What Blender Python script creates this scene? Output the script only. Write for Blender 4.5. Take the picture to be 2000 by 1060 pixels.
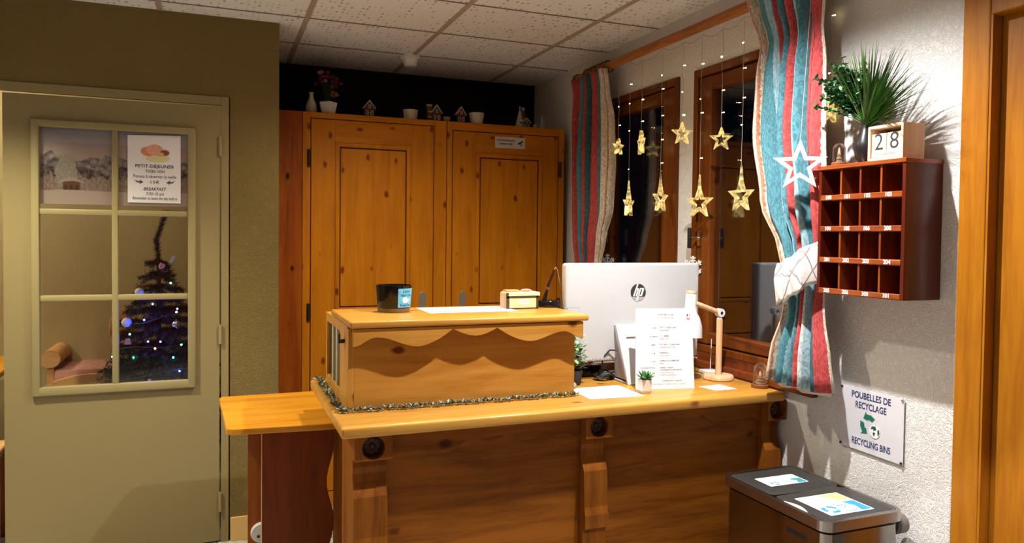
import bpy, bmesh, math, random
from mathutils import Vector, Matrix
random.seed(7)
PI = math.pi
for o in list(bpy.data.objects):
    bpy.data.objects.remove(o)
S = bpy.context.scene
COL = S.collection

# ------------------------------------------------------------------ camera
yaw, pitch, roll, fpx = 3.76522925e-01, 2.70579614e-02, -1.12162786e-02, 1458.34
fw = Vector((math.sin(yaw)*math.cos(pitch), math.cos(yaw)*math.cos(pitch), -math.sin(pitch)))
rt = Vector((math.cos(yaw), -math.sin(yaw), 0)); dn = fw.cross(rt)
r2 = math.cos(roll)*rt + math.sin(roll)*dn; d2 = -math.sin(roll)*rt + math.cos(roll)*dn
cam = bpy.data.cameras.new('camera'); camo = bpy.data.objects.new('camera', cam); COL.objects.link(camo)
cam.sensor_width = 36; cam.lens = fpx/2000*36; cam.shift_y = -(530-501.06)/2000; cam.clip_start = .05
camo.matrix_world = Matrix(((r2.x, -d2.x, -fw.x, 0), (r2.y, -d2.y, -fw.y, 0), (r2.z, -d2.z, -fw.z, 1.46), (0, 0, 0, 1)))
S.camera = camo
# ------------------------------------------------------------------ world, exposure
w = bpy.data.worlds.new('night'); S.world = w; w.use_nodes = True
w.node_tree.nodes['Background'].inputs[0].default_value = (.02, .03, .06, 1)
w.node_tree.nodes['Background'].inputs[1].default_value = .05
S.view_settings.view_transform = 'Standard'; S.view_settings.look = 'None'
S.view_settings.gamma = 1; S.view_settings.use_curve_mapping = False
S.view_settings.exposure = 0.0

def lamp(name, kind, loc, energy, col, parent=None, **k):
    l = bpy.data.lights.new(name, kind); l.energy = energy; l.color = col
    for a, b in k.items(): setattr(l, a, b)
    o = bpy.data.objects.new(name, l); COL.objects.link(o); o.location = loc
    if parent: o.parent = parent; o.location = Vector(loc)-parent.location
    return o

# ------------------------------------------------------------------ helpers
class MB:
    def __init__(s): s.bm = bmesh.new()
    def merge(s, t):
        me = bpy.data.meshes.new('tmp'); t.to_mesh(me); t.free(); s.bm.from_mesh(me); bpy.data.meshes.remove(me); return s
    def box(s, x0, x1, y0, y1, z0, z1, b=0, seg=2):
        t = bmesh.new(); bmesh.ops.create_cube(t, size=1)
        for v in t.verts:
            v.co = Vector(((x0+x1)/2+v.co.x*(x1-x0), (y0+y1)/2+v.co.y*(y1-y0), (z0+z1)/2+v.co.z*(z1-z0)))
        if b > 0: bmesh.ops.bevel(t, geom=list(t.edges), offset=b, segments=seg, affect='EDGES', profile=.5)
        return s.merge(t)
    def xf(s, M):
        bmesh.ops.transform(s.bm, matrix=M, verts=s.bm.verts); return s
    def cyl(s, p, q, r, r1=None, n=20):
        p = Vector(p); q = Vector(q); t = bmesh.new()
        bmesh.ops.create_cone(t, cap_ends=True, segments=n, radius1=r, radius2=r if r1 is None else r1, depth=(q-p).length)
        M = Matrix.Translation((p+q)/2) @ (q-p).to_track_quat('Z', 'Y').to_matrix().to_4x4()
        bmesh.ops.transform(t, matrix=M, verts=t.verts); return s.merge(t)
    def sph(s, c, r, u=14, v=9, sc=(1, 1, 1)):
        t = bmesh.new(); bmesh.ops.create_uvsphere(t, u_segments=u, v_segments=v, radius=r)
        for x in t.verts: x.co = Vector((c[0]+x.co.x*sc[0], c[1]+x.co.y*sc[1], c[2]+x.co.z*sc[2]))
        return s.merge(t)
    def ico(s, c, r):
        t = bmesh.new(); bmesh.ops.create_icosphere(t, subdivisions=1, radius=r)
        for x in t.verts: x.co += Vector(c)
        return s.merge(t)
    def lathe(s, c, prof, n=32):
        c = Vector(c); rows = []
        for r, z in prof:
            if r < 1e-6: rows.append([s.bm.verts.new(c+Vector((0, 0, z)))])
            else: rows.append([s.bm.verts.new(c+Vector((r*math.cos(2*PI*k/n), r*math.sin(2*PI*k/n), z))) for k in range(n)])
        for a, b in zip(rows, rows[1:]):
            for k in range(n):
                k2 = (k+1) % n
                if len(a) == 1 and len(b) == 1: continue
                if len(a) == 1: s.bm.faces.new((a[0], b[k2], b[k]))
                elif len(b) == 1: s.bm.faces.new((a[k], a[k2], b[0]))
                else: s.bm.faces.new((a[k], a[k2], b[k2], b[k]))
        return s
    def prism(s, pts, O, U, V, W, b=0):
        """polygon pts (u,v) in plane O+u*U+v*V, extruded by vector W"""
        t = bmesh.new(); O = Vector(O); U = Vector(U); V = Vector(V); W = Vector(W)
        a = [t.verts.new(O+U*p[0]+V*p[1]) for p in pts]; c = [t.verts.new(x.co+W) for x in a]
        t.faces.new(a); t.faces.new(list(reversed(c)))
        for i in range(len(a)):
            j = (i+1) % len(a); t.faces.new((a[j], a[i], c[i], c[j]))
        bmesh.ops.recalc_face_normals(t, faces=t.faces)
        if b > 0:
            bmesh.ops.bevel(t, geom=[e for e in t.edges], offset=b, segments=2, affect='EDGES', profile=.5)
        return s.merge(t)
    def ring(s, outer, inner, O, U, V, W):
        """closed strip between two loops with the same count, extruded by W"""
        t = bmesh.new(); O = Vector(O); U = Vector(U); V = Vector(V); W = Vector(W); n = len(outer)
        A = [t.verts.new(O+U*p[0]+V*p[1]) for p in outer]; B = [t.verts.new(O+U*p[0]+V*p[1]) for p in inner]
        C = [t.verts.new(x.co+W) for x in A]; D = [t.verts.new(x.co+W) for x in B]
        for i in range(n):
            j = (i+1) % n
            t.faces.new((A[i], A[j], B[j], B[i])); t.faces.new((C[j], C[i], D[i], D[j]))
            t.faces.new((A[j], A[i], C[i], C[j])); t.faces.new((B[i], B[j], D[j], D[i]))
        bmesh.ops.recalc_face_normals(t, faces=t.faces); return s.merge(t)
    def tube(s, pts, r, n=8, closed=False):
        pts = [Vector(p) for p in pts]; rows = []; m = len(pts); up = Vector((0, 0, 1))
        for i, p in enumerate(pts):
            a = pts[(i-1) % m] if (closed or i > 0) else p; c = pts[(i+1) % m] if (closed or i < m-1) else p
            d = (c-a); d = d.normalized() if d.length > 1e-9 else Vector((0, 0, 1))
            x = d.cross(up)
            if x.length < .05: x = d.cross(Vector((1, 0, 0)))
            x.normalize(); y = d.cross(x); rr = r(i/(m-1)) if callable(r) else r
            rows.append([s.bm.verts.new(p+x*rr*math.cos(2*PI*k/n)+y*rr*math.sin(2*PI*k/n)) for k in range(n)])
        for i in range(m if closed else m-1):
            a, b = rows[i], rows[(i+1) % m]
            for k in range(n): s.bm.faces.new((a[k], a[(k+1) % n], b[(k+1) % n], b[k]))
        if not closed:
            s.bm.faces.new(rows[0]); s.bm.faces.new(rows[-1])
        return s
    def quad(s, *p):
        s.bm.faces.new([s.bm.verts.new(Vector(x)) for x in p]); return s
    def build(s, name, mat, parent=None, smooth=False, local=False, solid=0, sub=0, recalc=True):
        if recalc: bmesh.ops.recalc_face_normals(s.bm, faces=s.bm.faces)
        off = Vector((0, 0, 0)); p = parent
        while p is not None: off += p.location; p = p.parent
        if parent is not None and not local: bmesh.ops.translate(s.bm, vec=-off, verts=s.bm.verts)
        me = bpy.data.meshes.new(name); s.bm.to_mesh(me); s.bm.free()
        if smooth:
            for f in me.polygons: f.use_smooth = True
            try: me.set_sharp_from_angle(angle=math.radians(40))
            except Exception: pass
        o = bpy.data.objects.new(name, me); COL.objects.link(o); me.materials.append(mat)
        if parent is not None: o.parent = parent
        if solid: md = o.modifiers.new('s', 'SOLIDIFY'); md.thickness = solid; md.offset = 0
        if sub: md = o.modifiers.new('u', 'SUBSURF'); md.levels = sub; md.render_levels = sub
        return o

def tag(o, label, cat, group=None, kind=None):
    if label: o['label'] = label
    if cat: o['category'] = cat
    if group: o['group'] = group
    if kind: o['kind'] = kind
    return o
def thing(name, label, cat, loc=(0, 0, 0), group=None, kind=None):
    o = bpy.data.objects.new(name, None); COL.objects.link(o); o.location = loc; o.empty_display_size = .02
    return tag(o, label, cat, group, kind)
def copy_tree(o, parent=None):
    c = o.copy(); COL.objects.link(c)
    if parent is not None: c.parent = parent
    for ch in list(o.children): copy_tree(ch, c)
    return c
def text(txt, size, O, U, V, mat, parent, name='lettering', align='CENTER', w=None, shear=0, bold=0, label=None):
    cu = bpy.data.curves.new('t', 'FONT'); cu.body = txt; cu.size = size; cu.align_x = align; cu.align_y = 'CENTER'
    cu.shear = shear; cu.offset = bold; cu.resolution_u = 3
    o = bpy.data.objects.new('t', cu); COL.objects.link(o)
    bpy.context.view_layer.update()
    me = bpy.data.meshes.new_from_object(o.evaluated_get(bpy.context.evaluated_depsgraph_get()))
    bpy.data.objects.remove(o)
    O = Vector(O); U = Vector(U).normalized(); V = Vector(V).normalized()
    off = Vector((0, 0, 0)); p = parent
    while p is not None: off += p.location; p = p.parent
    k = 1.0
    if w and len(me.vertices):
        xs = [v.co.x for v in me.vertices]; k = w/max(1e-6, max(xs)-min(xs))
        if align == 'CENTER':
            c = (max(xs)+min(xs))/2
            for v in me.vertices: v.co.x -= c
    for v in me.vertices: v.co = O+U*v.co.x*k+V*v.co.y-off
    m = bpy.data.objects.new(name, me); COL.objects.link(m); me.materials.clear(); me.materials.append(mat); m.parent = parent
    if label: m['label'] = label
    return m

# ------------------------------------------------------------------ materials
def nmat(name):
    m = bpy.data.materials.new(name); m.use_nodes = True
    nt = m.node_tree; return m, nt, nt.nodes['Principled BSDF'], nt.nodes, nt.links
def plain(name, c, rough=.5, metal=0, emit=None, es=0, noise=0, nscale=30, bump=0, spec=None, trans=0, alpha=None, coat=0):
    m, nt, b, N, L = nmat(name)
    b.inputs['Base Color'].default_value = (*c, 1); b.inputs['Roughness'].default_value = rough; b.inputs['Metallic'].default_value = metal
    if spec is not None: b.inputs['Specular IOR Level'].default_value = spec
    if emit: b.inputs['Emission Color'].default_value = (*emit, 1); b.inputs['Emission Strength'].default_value = es
    if trans: b.inputs['Transmission Weight'].default_value = trans
    if coat: b.inputs['Coat Weight'].default_value = coat
    tc = N.new('ShaderNodeTexCoord'); nz = N.new('ShaderNodeTexNoise'); nz.inputs['Scale'].default_value = nscale; nz.inputs['Detail'].default_value = 4
    L.new(tc.outputs['Object'], nz.inputs['Vector'])
    mx = N.new('ShaderNodeMix'); mx.data_type = 'RGBA'; k = max(noise, .04)
    mx.inputs[6].default_value = tuple(x*(1-k) for x in c)+(1,); mx.inputs[7].default_value = tuple(min(1, x*(1+k)) for x in c)+(1,)
    L.new(nz.outputs['Fac'], mx.inputs[0]); L.new(mx.outputs[2], b.inputs['Base Color'])
    if bump:
        bp = N.new('ShaderNodeBump'); bp.inputs['Strength'].default_value = bump; bp.inputs['Distance'].default_value = .01
        L.new(nz.outputs['Fac'], bp.inputs['Height']); L.new(bp.outputs[0], b.inputs['Normal'])
    return m
def wood(name, light, dark, axis=2, rough=.4, knots=.07, scale=1.0, knotcol=None, contrast=.5, kd=1.0, coat=0.0, spec=.25):
    m, nt, b, N, L = nmat(name); b.inputs['Specular IOR Level'].default_value = spec
    tc = N.new('ShaderNodeTexCoord'); mp = N.new('ShaderNodeMapping')
    sc = [9*scale]*3; sc[axis] = .8*scale; mp.inputs['Scale'].default_value = sc
    L.new(tc.outputs['Object'], mp.inputs['Vector'])
    n1 = N.new('ShaderNodeTexNoise'); n1.inputs['Scale'].default_value = 2.2; n1.inputs['Detail'].default_value = 7; n1.inputs['Distortion'].default_value = .8
    L.new(mp.outputs[0], n1.inputs['Vector'])
    n2 = N.new('ShaderNodeTexNoise'); n2.inputs['Scale'].default_value = 14; n2.inputs['Detail'].default_value = 3
    L.new(mp.outputs[0], n2.inputs['Vector'])
    ad = N.new('ShaderNodeMath'); ad.operation = 'MULTIPLY_ADD'; L.new(n2.outputs['Fac'], ad.inputs[0]); ad.inputs[1].default_value = .35; L.new(n1.outputs['Fac'], ad.inputs[2])
    cr = N.new('ShaderNodeValToRGB'); e = cr.color_ramp.elements
    e[0].position = .68-contrast*.4; e[0].color = (*dark, 1); e[1].position = .68+contrast*.25; e[1].color = (*light, 1)
    L.new(ad.outputs[0], cr.inputs['Fac']); out = cr.outputs[0]
    if knots:
        m2 = N.new('ShaderNodeMapping'); s2 = [6.5*scale*kd]*3; s2[axis] = 3.6*scale*kd; m2.inputs['Scale'].default_value = s2
        L.new(tc.outputs['Object'], m2.inputs['Vector'])
        nd = N.new('ShaderNodeTexNoise'); nd.inputs['Scale'].default_value = 3; L.new(m2.outputs[0], nd.inputs['Vector'])
        ma = N.new('ShaderNodeMix'); ma.data_type = 'VECTOR'; ma.inputs[0].default_value = .12
        L.new(m2.outputs[0], ma.inputs[4]); L.new(nd.outputs['Color'], ma.inputs[5])
        vo = N.new('ShaderNodeTexVoronoi'); vo.inputs['Scale'].default_value = 1; L.new(ma.outputs[1], vo.inputs['Vector'])
        kr = N.new('ShaderNodeValToRGB'); ke = kr.color_ramp.elements
        ke[0].position = knots; ke[0].color = (1, 1, 1, 1); ke[1].position = knots*2.0; ke[1].color = (0, 0, 0, 1)
        L.new(vo.outputs['Distance'], kr.inputs['Fac'])
        kc = knotcol or tuple(x*.25 for x in dark)
        mx = N.new('ShaderNodeMix'); mx.data_type = 'RGBA'; L.new(kr.outputs[0], mx.inputs[0]); L.new(out, mx.inputs[6]); mx.inputs[7].default_value = (*kc, 1); out = mx.outputs[2]
    L.new(out, b.inputs['Base Color']); b.inputs['Roughness'].default_value = rough
    if coat: b.inputs['Coat Weight'].default_value = coat; b.inputs['Coat Roughness'].default_value = .25
    bp = N.new('ShaderNodeBump'); bp.inputs['Strength'].default_value = .08; bp.inputs['Distance'].default_value = .004
    L.new(ad.outputs[0], bp.inputs['Height']); L.new(bp.outputs[0], b.inputs['Normal'])
    return m
def plaster(name, c, scale, strength, dist=.004, var=.12, kind='worm', rough=.85):
    m, nt, b, N, L = nmat(name)
    tc = N.new('ShaderNodeTexCoord')
    nz = N.new('ShaderNodeTexNoise'); nz.inputs['Scale'].default_value = scale; nz.inputs['Detail'].default_value = 3; nz.inputs['Distortion'].default_value = 1.5 if kind == 'worm' else 0
    L.new(tc.outputs['Object'], nz.inputs['Vector'])
    n2 = N.new('ShaderNodeTexNoise'); n2.inputs['Scale'].default_value = 2.5; n2.inputs['Detail'].default_value = 5; L.new(tc.outputs['Object'], n2.inputs['Vector'])
    mx = N.new('ShaderNodeMix'); mx.data_type = 'RGBA'; mx.inputs[6].default_value = tuple(x*(1-var) for x in c)+(1,); mx.inputs[7].default_value = tuple(min(1, x*(1+var)) for x in c)+(1,)
    L.new(n2.outputs['Fac'], mx.inputs[0]); L.new(mx.outputs[2], b.inputs['Base Color'])
    h = nz.outputs['Fac']
    if kind == 'worm':
        a = N.new('ShaderNodeMath'); a.operation = 'SUBTRACT'; L.new(h, a.inputs[0]); a.inputs[1].default_value = .5
        a2 = N.new('ShaderNodeMath'); a2.operation = 'ABSOLUTE'; L.new(a.outputs[0], a2.inputs[0])
        a3 = N.new('ShaderNodeMath'); a3.operation = 'MINIMUM'; L.new(a2.outputs[0], a3.inputs[0]); a3.inputs[1].default_value = .08; h = a3.outputs[0]
        a4 = N.new('ShaderNodeMath'); a4.operation = 'MULTIPLY'; L.new(h, a4.inputs[0]); a4.inputs[1].default_value = 8; h = a4.outputs[0]
    bp = N.new('ShaderNodeBump'); bp.inputs['Strength'].default_value = strength; bp.inputs['Distance'].default_value = dist
    L.new(h, bp.inputs['Height']); L.new(bp.outputs[0], b.inputs['Normal']); b.inputs['Roughness'].default_value = rough
    b.inputs['Specular IOR Level'].default_value = .2
    return m
def glass(name, tint=(1, 1, 1), refl=.08, rough=0.0, mx=.8):
    m = bpy.data.materials.new(name); m.use_nodes = True; nt = m.node_tree; N = nt.nodes; L = nt.links; N.clear()
    o = N.new('ShaderNodeOutputMaterial'); t = N.new('ShaderNodeBsdfTransparent'); g = N.new('ShaderNodeBsdfGlossy'); x = N.new('ShaderNodeMixShader')
    t.inputs[0].default_value = (*tint, 1); g.inputs['Roughness'].default_value = rough; g.inputs[0].default_value = (1, 1, 1, 1)
    lw = N.new('ShaderNodeLayerWeight'); lw.inputs['Blend'].default_value = .35
    mp = N.new('ShaderNodeMapRange'); mp.inputs[3].default_value = refl; mp.inputs[4].default_value = mx
    L.new(lw.outputs['Fresnel'], mp.inputs[0])
    pw = N.new('ShaderNodeMath'); pw.operation = 'MINIMUM'; pw.inputs[1].default_value = .9; L.new(mp.outputs[0], pw.inputs[0])
    L.new(pw.outputs[0], x.inputs[0]); L.new(t.outputs[0], x.inputs[1]); L.new(g.outputs[0], x.inputs[2]); L.new(x.outputs[0], o.inputs[0])
    return m

def boxes(name, bl, mat, parent, b=.002):
    for q in bl: MB().box(*q, b).build(name, mat, parent)
COUNTER = dict(light=(.80, .40, .085), dark=(.52, .20, .03))
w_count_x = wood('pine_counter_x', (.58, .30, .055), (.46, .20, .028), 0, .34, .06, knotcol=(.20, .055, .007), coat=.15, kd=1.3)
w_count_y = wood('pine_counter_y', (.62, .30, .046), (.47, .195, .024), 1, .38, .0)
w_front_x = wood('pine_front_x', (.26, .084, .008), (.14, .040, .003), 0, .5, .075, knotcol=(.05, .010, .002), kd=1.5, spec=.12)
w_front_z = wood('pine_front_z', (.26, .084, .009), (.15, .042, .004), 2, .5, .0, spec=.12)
w_hutch_x = wood('pine_hutch_x', (.52, .25, .045), (.40, .165, .022), 0, .5, .07, knotcol=(.14, .035, .005), kd=1.5, spec=.12)
w_hutch_z = wood('pine_hutch_z', (.60, .30, .060), (.42, .18, .024), 2, .45, .04)
w_cup_z = wood('pine_cupboard_z', (.60, .210, .007), (.44, .138, .004), 2, .45, .075, knotcol=(.20, .035, .002), contrast=.6, kd=1.9, spec=.15)
w_cup_x = wood('pine_cupboard_x', (.58, .200, .007), (.43, .132, .004), 0, .45, .07, knotcol=(.20, .035, .002), contrast=.6, kd=1.9, spec=.15)
w_cup_red = wood('pine_cupboard_red', (.36, .085, .006), (.22, .040, .003), 2, .45, .06, knotcol=(.03, .005, .002), kd=1.6, spec=.15)
w_groove = plain('groove_dark_red', (.16, .035, .006), .6)  # dark red backing seen in the gap round each door
w_side_top = wood('orange_laminate', (.62, .27, .020), (.52, .20, .014), 0, .35, 0, contrast=.3)
w_side = wood('dark_cherry_laminate', (.19, .040, .004), (.12, .023, .003), 2, .45, 0, spec=.15)
w_side_l = wood('cherry_laminate_edge', (.34, .09, .008), (.25, .055, .005), 2, .4, 0)
w_win = wood('window_wood', (.19, .052, .007), (.10, .023, .004), 2, .35, 0, coat=.15)
w_win_y = wood('window_wood_y', (.18, .048, .007), (.095, .021, .004), 1, .35, 0, coat=.15)
w_sill = wood('sill_wood', (.20, .045, .010), (.10, .02, .005), 1, .4, 0)
w_key = wood('mahogany', (.105, .013, .004), (.055, .006, .002), 2, .3, 0, coat=.3)  # mahogany darkened: dimness of the pigeonholes put into the colour
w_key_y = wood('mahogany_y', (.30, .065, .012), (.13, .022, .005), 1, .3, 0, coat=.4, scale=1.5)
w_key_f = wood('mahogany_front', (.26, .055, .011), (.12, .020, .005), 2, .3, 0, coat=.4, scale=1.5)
w_door = wood('honey_door', (.42, .155, .008), (.32, .105, .005), 2, .4, 0, contrast=.4)
w_door_y = wood('honey_door_y', (.42, .155, .008), (.32, .105, .005), 1, .4, 0, contrast=.4)
w_beech = wood('beech', (.82, .55, .33), (.70, .42, .22), 2, .45, 0, contrast=.3)
w_cal = wood('calendar_wood', (.78, .55, .36), (.66, .42, .24), 2, .5, 0, contrast=.3)
w_cal_f = plain('calendar_face_wood', (.86, .70, .50), .55)
w_rod = wood('rod_wood', (.50, .20, .06), (.30, .10, .025), 1, .5, 0)
w_bench = wood('bench_pine', (.75, .42, .16), (.58, .28, .09), 0, .5, 0)
w_base = plain('dark_wood_base', (.18, .055, .015), .4)
white_wall = plaster('white_roughcast', (.80, .78, .77), 55, .55, .006, .04)
beige_wall = plaster('olive_beige_paint', (.25, .19, .07), 140, .35, .003, .12, 'fine')
beige_rough = plaster('olive_beige_roughcast', (.20, .142, .048), 60, .6, .005, .14, 'worm')
door_paint = plaster('olive_beige_door_paint', (.275, .215, .102), 260, .12, .002, .06, 'fine', .5)
door_trim = plaster('olive_beige_gloss_paint', (.31, .255, .122), 260, .08, .002, .04, 'fine', .4)
far_wall = plaster('far_room_beige', (.46, .38, .20), 80, .5, .004, .12, 'fine')
dark_wall = plaster('shade_dark_back_wall', (.010, .009, .012), 80, .2, .003, .1, 'fine')  # dark paint taken to near black to stand in for recess shade
white_wall_alias = white_wall  # same white plaster under a second name
white = plain('white_plastic', (.80, .80, .80), .35)
paper = plain('white_paper', (.86, .86, .89), .6)
paperw = plain('warm_white_paper', (.86, .82, .76), .6)
ink = plain('dark_ink', (.02, .02, .025), .6)
inkg = plain('grey_ink', (.10, .09, .10), .6)
inkr = plain('pale_red_ink', (.55, .25, .25), .6)
navy = plain('navy_ink', (.02, .03, .13), .6)
green_ink = plain('green_ink', (.005, .16, .10), .6)
black = plain('black_gloss', (.006, .006, .007), .12)
blackm = plain('black_matte', (.012, .012, .013), .5)
steel = plain('brushed_steel', (.55, .53, .50), .28, 1)
chrome = plain('chrome', (.75, .73, .70), .15, 1)
iron = plain('black_iron', (.012, .009, .008), .45)
led = plain('warm_led', (1, .8, .4), .5, emit=(1, .78, .38), es=20)

m_ceil, nt, b, N, L = nmat('perforated_ceiling_tile')
tc = N.new('ShaderNodeTexCoord'); mp = N.new('ShaderNodeMapping'); mp.inputs['Scale'].default_value = (40, 22, 1)
L.new(tc.outputs['Object'], mp.inputs[0]); vo = N.new('ShaderNodeTexVoronoi'); vo.inputs['Scale'].default_value = 1; vo.inputs['Randomness'].default_value = .25
L.new(mp.outputs[0], vo.inputs['Vector']); cr = N.new('ShaderNodeValToRGB'); cr.color_ramp.elements[0].position = .24; cr.color_ramp.elements[0].color = (.34, .31, .28, 1)
cr.color_ramp.elements[1].position = .40; cr.color_ramp.elements[1].color = (.84, .86, .88, 1)
L.new(vo.outputs['Distance'], cr.inputs[0]); L.new(cr.outputs[0], b.inputs['Base Color']); b.inputs['Roughness'].default_value = .9
bp = N.new('ShaderNodeBump'); bp.inputs['Strength'].default_value = .5; bp.inputs['Distance'].default_value = .004; L.new(vo.outputs['Distance'], bp.inputs['Height']); L.new(bp.outputs[0], b.inputs['Normal'])
grid_m = plain('ceiling_grid_bar', (.42, .35, .29), .7)
line_m = plain('ceiling_gap_line', (.20, .16, .13), .8)

m_floor, nt, b, N, L = nmat('floor_tile')
tc = N.new('ShaderNodeTexCoord'); br = N.new('ShaderNodeTexBrick'); br.offset = 0; br.inputs['Scale'].default_value = 1
br.inputs['Brick Width'].default_value = .33; br.inputs['Row Height'].default_value = .33; br.inputs['Mortar Size'].default_value = .006
br.inputs['Color1'].default_value = (.62, .59, .56, 1); br.inputs['Color2'].default_value = (.56, .54, .51, 1); br.inputs['Mortar'].default_value = (.2, .17, .14, 1)
nz = N.new('ShaderNodeTexNoise'); nz.inputs['Scale'].default_value = 14; nz.inputs['Detail'].default_value = 6; nz.inputs['Distortion'].default_value = 2
L.new(tc.outputs['Object'], br.inputs['Vector']); L.new(tc.outputs['Object'], nz.inputs['Vector'])
cr = N.new('ShaderNodeValToRGB'); cr.color_ramp.elements[0].position = .35; cr.color_ramp.elements[0].color = (.45, .42, .38, 1); cr.color_ramp.elements[1].position = .6; cr.color_ramp.elements[1].color = (1, 1, 1, 1)
L.new(nz.outputs['Fac'], cr.inputs[0]); mx = N.new('ShaderNodeMix'); mx.data_type = 'RGBA'; mx.blend_type = 'MULTIPLY'; mx.inputs[0].default_value = .8
L.new(br.outputs['Color'], mx.inputs[6]); L.new(cr.outputs[0], mx.inputs[7]); L.new(mx.outputs[2], b.inputs['Base Color']); b.inputs['Roughness'].default_value = .35

# ================================================================== SETTING
XR = 1.975; ZC = 2.466
def struct(name, mb, m, parent=None, label=None, cat=None, **k):
    o = mb.build(name, m, parent, **k)
    if parent is None: tag(o, label, cat, kind='structure')
    return o
struct('floor', MB().box(-3.2, 2.2, -2.2, 6.0, -.1, 0), m_floor, label='pale stone tiled floor of the reception', cat='floor')
ceil = struct('ceiling', MB().box(-3.2, 2.2, -2.2, 6.0, ZC, ZC+.1), m_ceil, label='perforated tile ceiling over the reception', cat='ceiling')
g = MB()
for k in range(-4, 3):
    x = .39+.63*k
    g.box(x-.012, x+.012, -2.1, 4.6 if x > .3 else 3.75, ZC-.004, ZC+.001)
g.build('grid_bar', grid_m, ceil)
g = MB()
for k in range(-10, 3):
    y = 3.61+.5*k
    g.box(-3.0 if y < 3.7 else .3, XR, y-.004, y+.004, ZC-.003, ZC+.001)
g.build('tile_joint', line_m, ceil)
# left wall with the door (a partition in the plane Y = 3.757)
YD = 3.757
wl = MB()
wl.box(-3.1, .277, YD, YD+.11, 2.095, ZC); wl.box(.0575, .277, YD, YD+.11, 0, 2.095); wl.box(.045, .060, YD+.02, YD+.11, 0, 2.095); wl.box(-3.1, -2.0, YD, YD+.11, 0, 2.095)
wl.box(.167, .277, YD+.11, 4.62, 0, ZC)
struct('wall_left', wl, beige_rough, label='olive beige textured wall around the glazed door', cat='wall')
bb = MB(); bb.box(.060, .277, YD-.014, YD, 0, .112, .002)
struct('baseboard_left', bb, plain('beige_skirting_tile', (.72, .47, .18), .3), label='beige tile skirting at the foot of the olive wall', cat='skirting')
struct('wall_back', MB().box(.27, 2.0, 4.62, 4.72, 0, ZC), dark_wall, label='recess wall above the tall cupboards, its shade put into a dark colour', cat='wall')
wr = MB(); X1 = 2.12
wr.box(XR, X1, 1.42, 4.72, 0, .97); wr.box(XR, X1, 1.42, 4.72, 2.20, ZC); wr.box(XR, X1, 2.80, 2.92, .97, 2.20)
wr.box(XR, X1, 3.80, 4.72, .97, 2.20); wr.box(XR, X1, 1.42, 2.12, .97, 2.20)
wr.box(XR, X1, -2.2, 1.42, 2.09, ZC); wr.box(XR, X1, -2.2, .50, 0, 2.09)
struct('wall_right', wr, white_wall, label='white roughcast wall with the two windows', cat='wall')
struct('wall_near', MB().box(-3.2, 2.2, -2.3, -2.2, 0, ZC), w_cup_red, label='dark red wood wall behind the viewer, darkened to cut bounced light', cat='wall')  # unseen wall given dark red wood to cut bounced light
struct('wall_side', MB().box(-3.3, -3.2, -2.3, 6.1, 0, ZC), far_wall, label='warm beige side wall at the far left', cat='wall')
struct('wall_far', MB().box(-3.2, .167, 5.1, 5.2, 0, ZC), far_wall, label='beige wall of the breakfast room behind the glass', cat='wall')

# door frame trim around door_1
t = MB(); t.box(.0185, .052, YD-.007, YD+.02, 0, 2.095, .002); t.box(-2.0, .018, YD-.007, YD+.02, 2.056, 2.095, .002)
struct('trim_1', t, door_paint, label='olive painted frame around the glazed door', cat='door frame')
# glazed door
d1 = thing('door_1', 'olive beige painted door with six glass panes and hinges on its right', 'door', (.014, YD, 0), kind='structure')
gx0, gx1, gz0, gz1 = -.722, -.112, .775, 1.918
lf = MB(); y0, y1 = YD-.006, YD+.028
lf.box(-.846, gx0, y0, y1, .008, 2.047); lf.box(gx1, .0115, y0, y1, .008, 2.047); lf.box(gx0, gx1, y0, y1, gz1, 2.047); lf.box(gx0, gx1, y0, y1, .008, gz0)
lf.build('door_leaf', door_paint, d1)
mo = MB(); e = .034
for (a, b_, c, d_) in ((gx0-.02, gx0+.012, gz0-.03, gz1+.02), (gx1-.012, gx1+.022, gz0-.03, gz1+.02)):
    mo.box(a, b_, y0-.022, y0+.012, c, d_, .007)
for (c, d_) in ((gz0-.03, gz0+.008), (gz1-.008, gz1+.022)):
    mo.box(gx0-.02, gx1+.022, y0-.021, y0+.012, c, d_, .007)
mo.build('glazing_frame', door_trim, d1, smooth=True)
mu = MB(); xm = -.422
mu.box(xm-.013, xm+.013, y0-.0135, y0+.0175, gz0, gz1, .006)
for z in (1.545, 1.168): mu.box(gx0, gx1, y0-.012, y0+.016, z-.013, z+.013, .006)
mu.build('glazing_bar', door_trim, d1, smooth=True)
clear = glass('clear_door_glass', (1, 1, 1), .03)
MB().box(gx0, gx1, YD+.006, YD+.010, gz0, gz1).build('glass_pane', clear, d1)
for z in (1.865, .987, .195):
    MB().cyl((.015, YD-.016, z-.045), (.015, YD-.016, z+.045), .0075, n=12).build('hinge', door_trim, d1, smooth=True)

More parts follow.
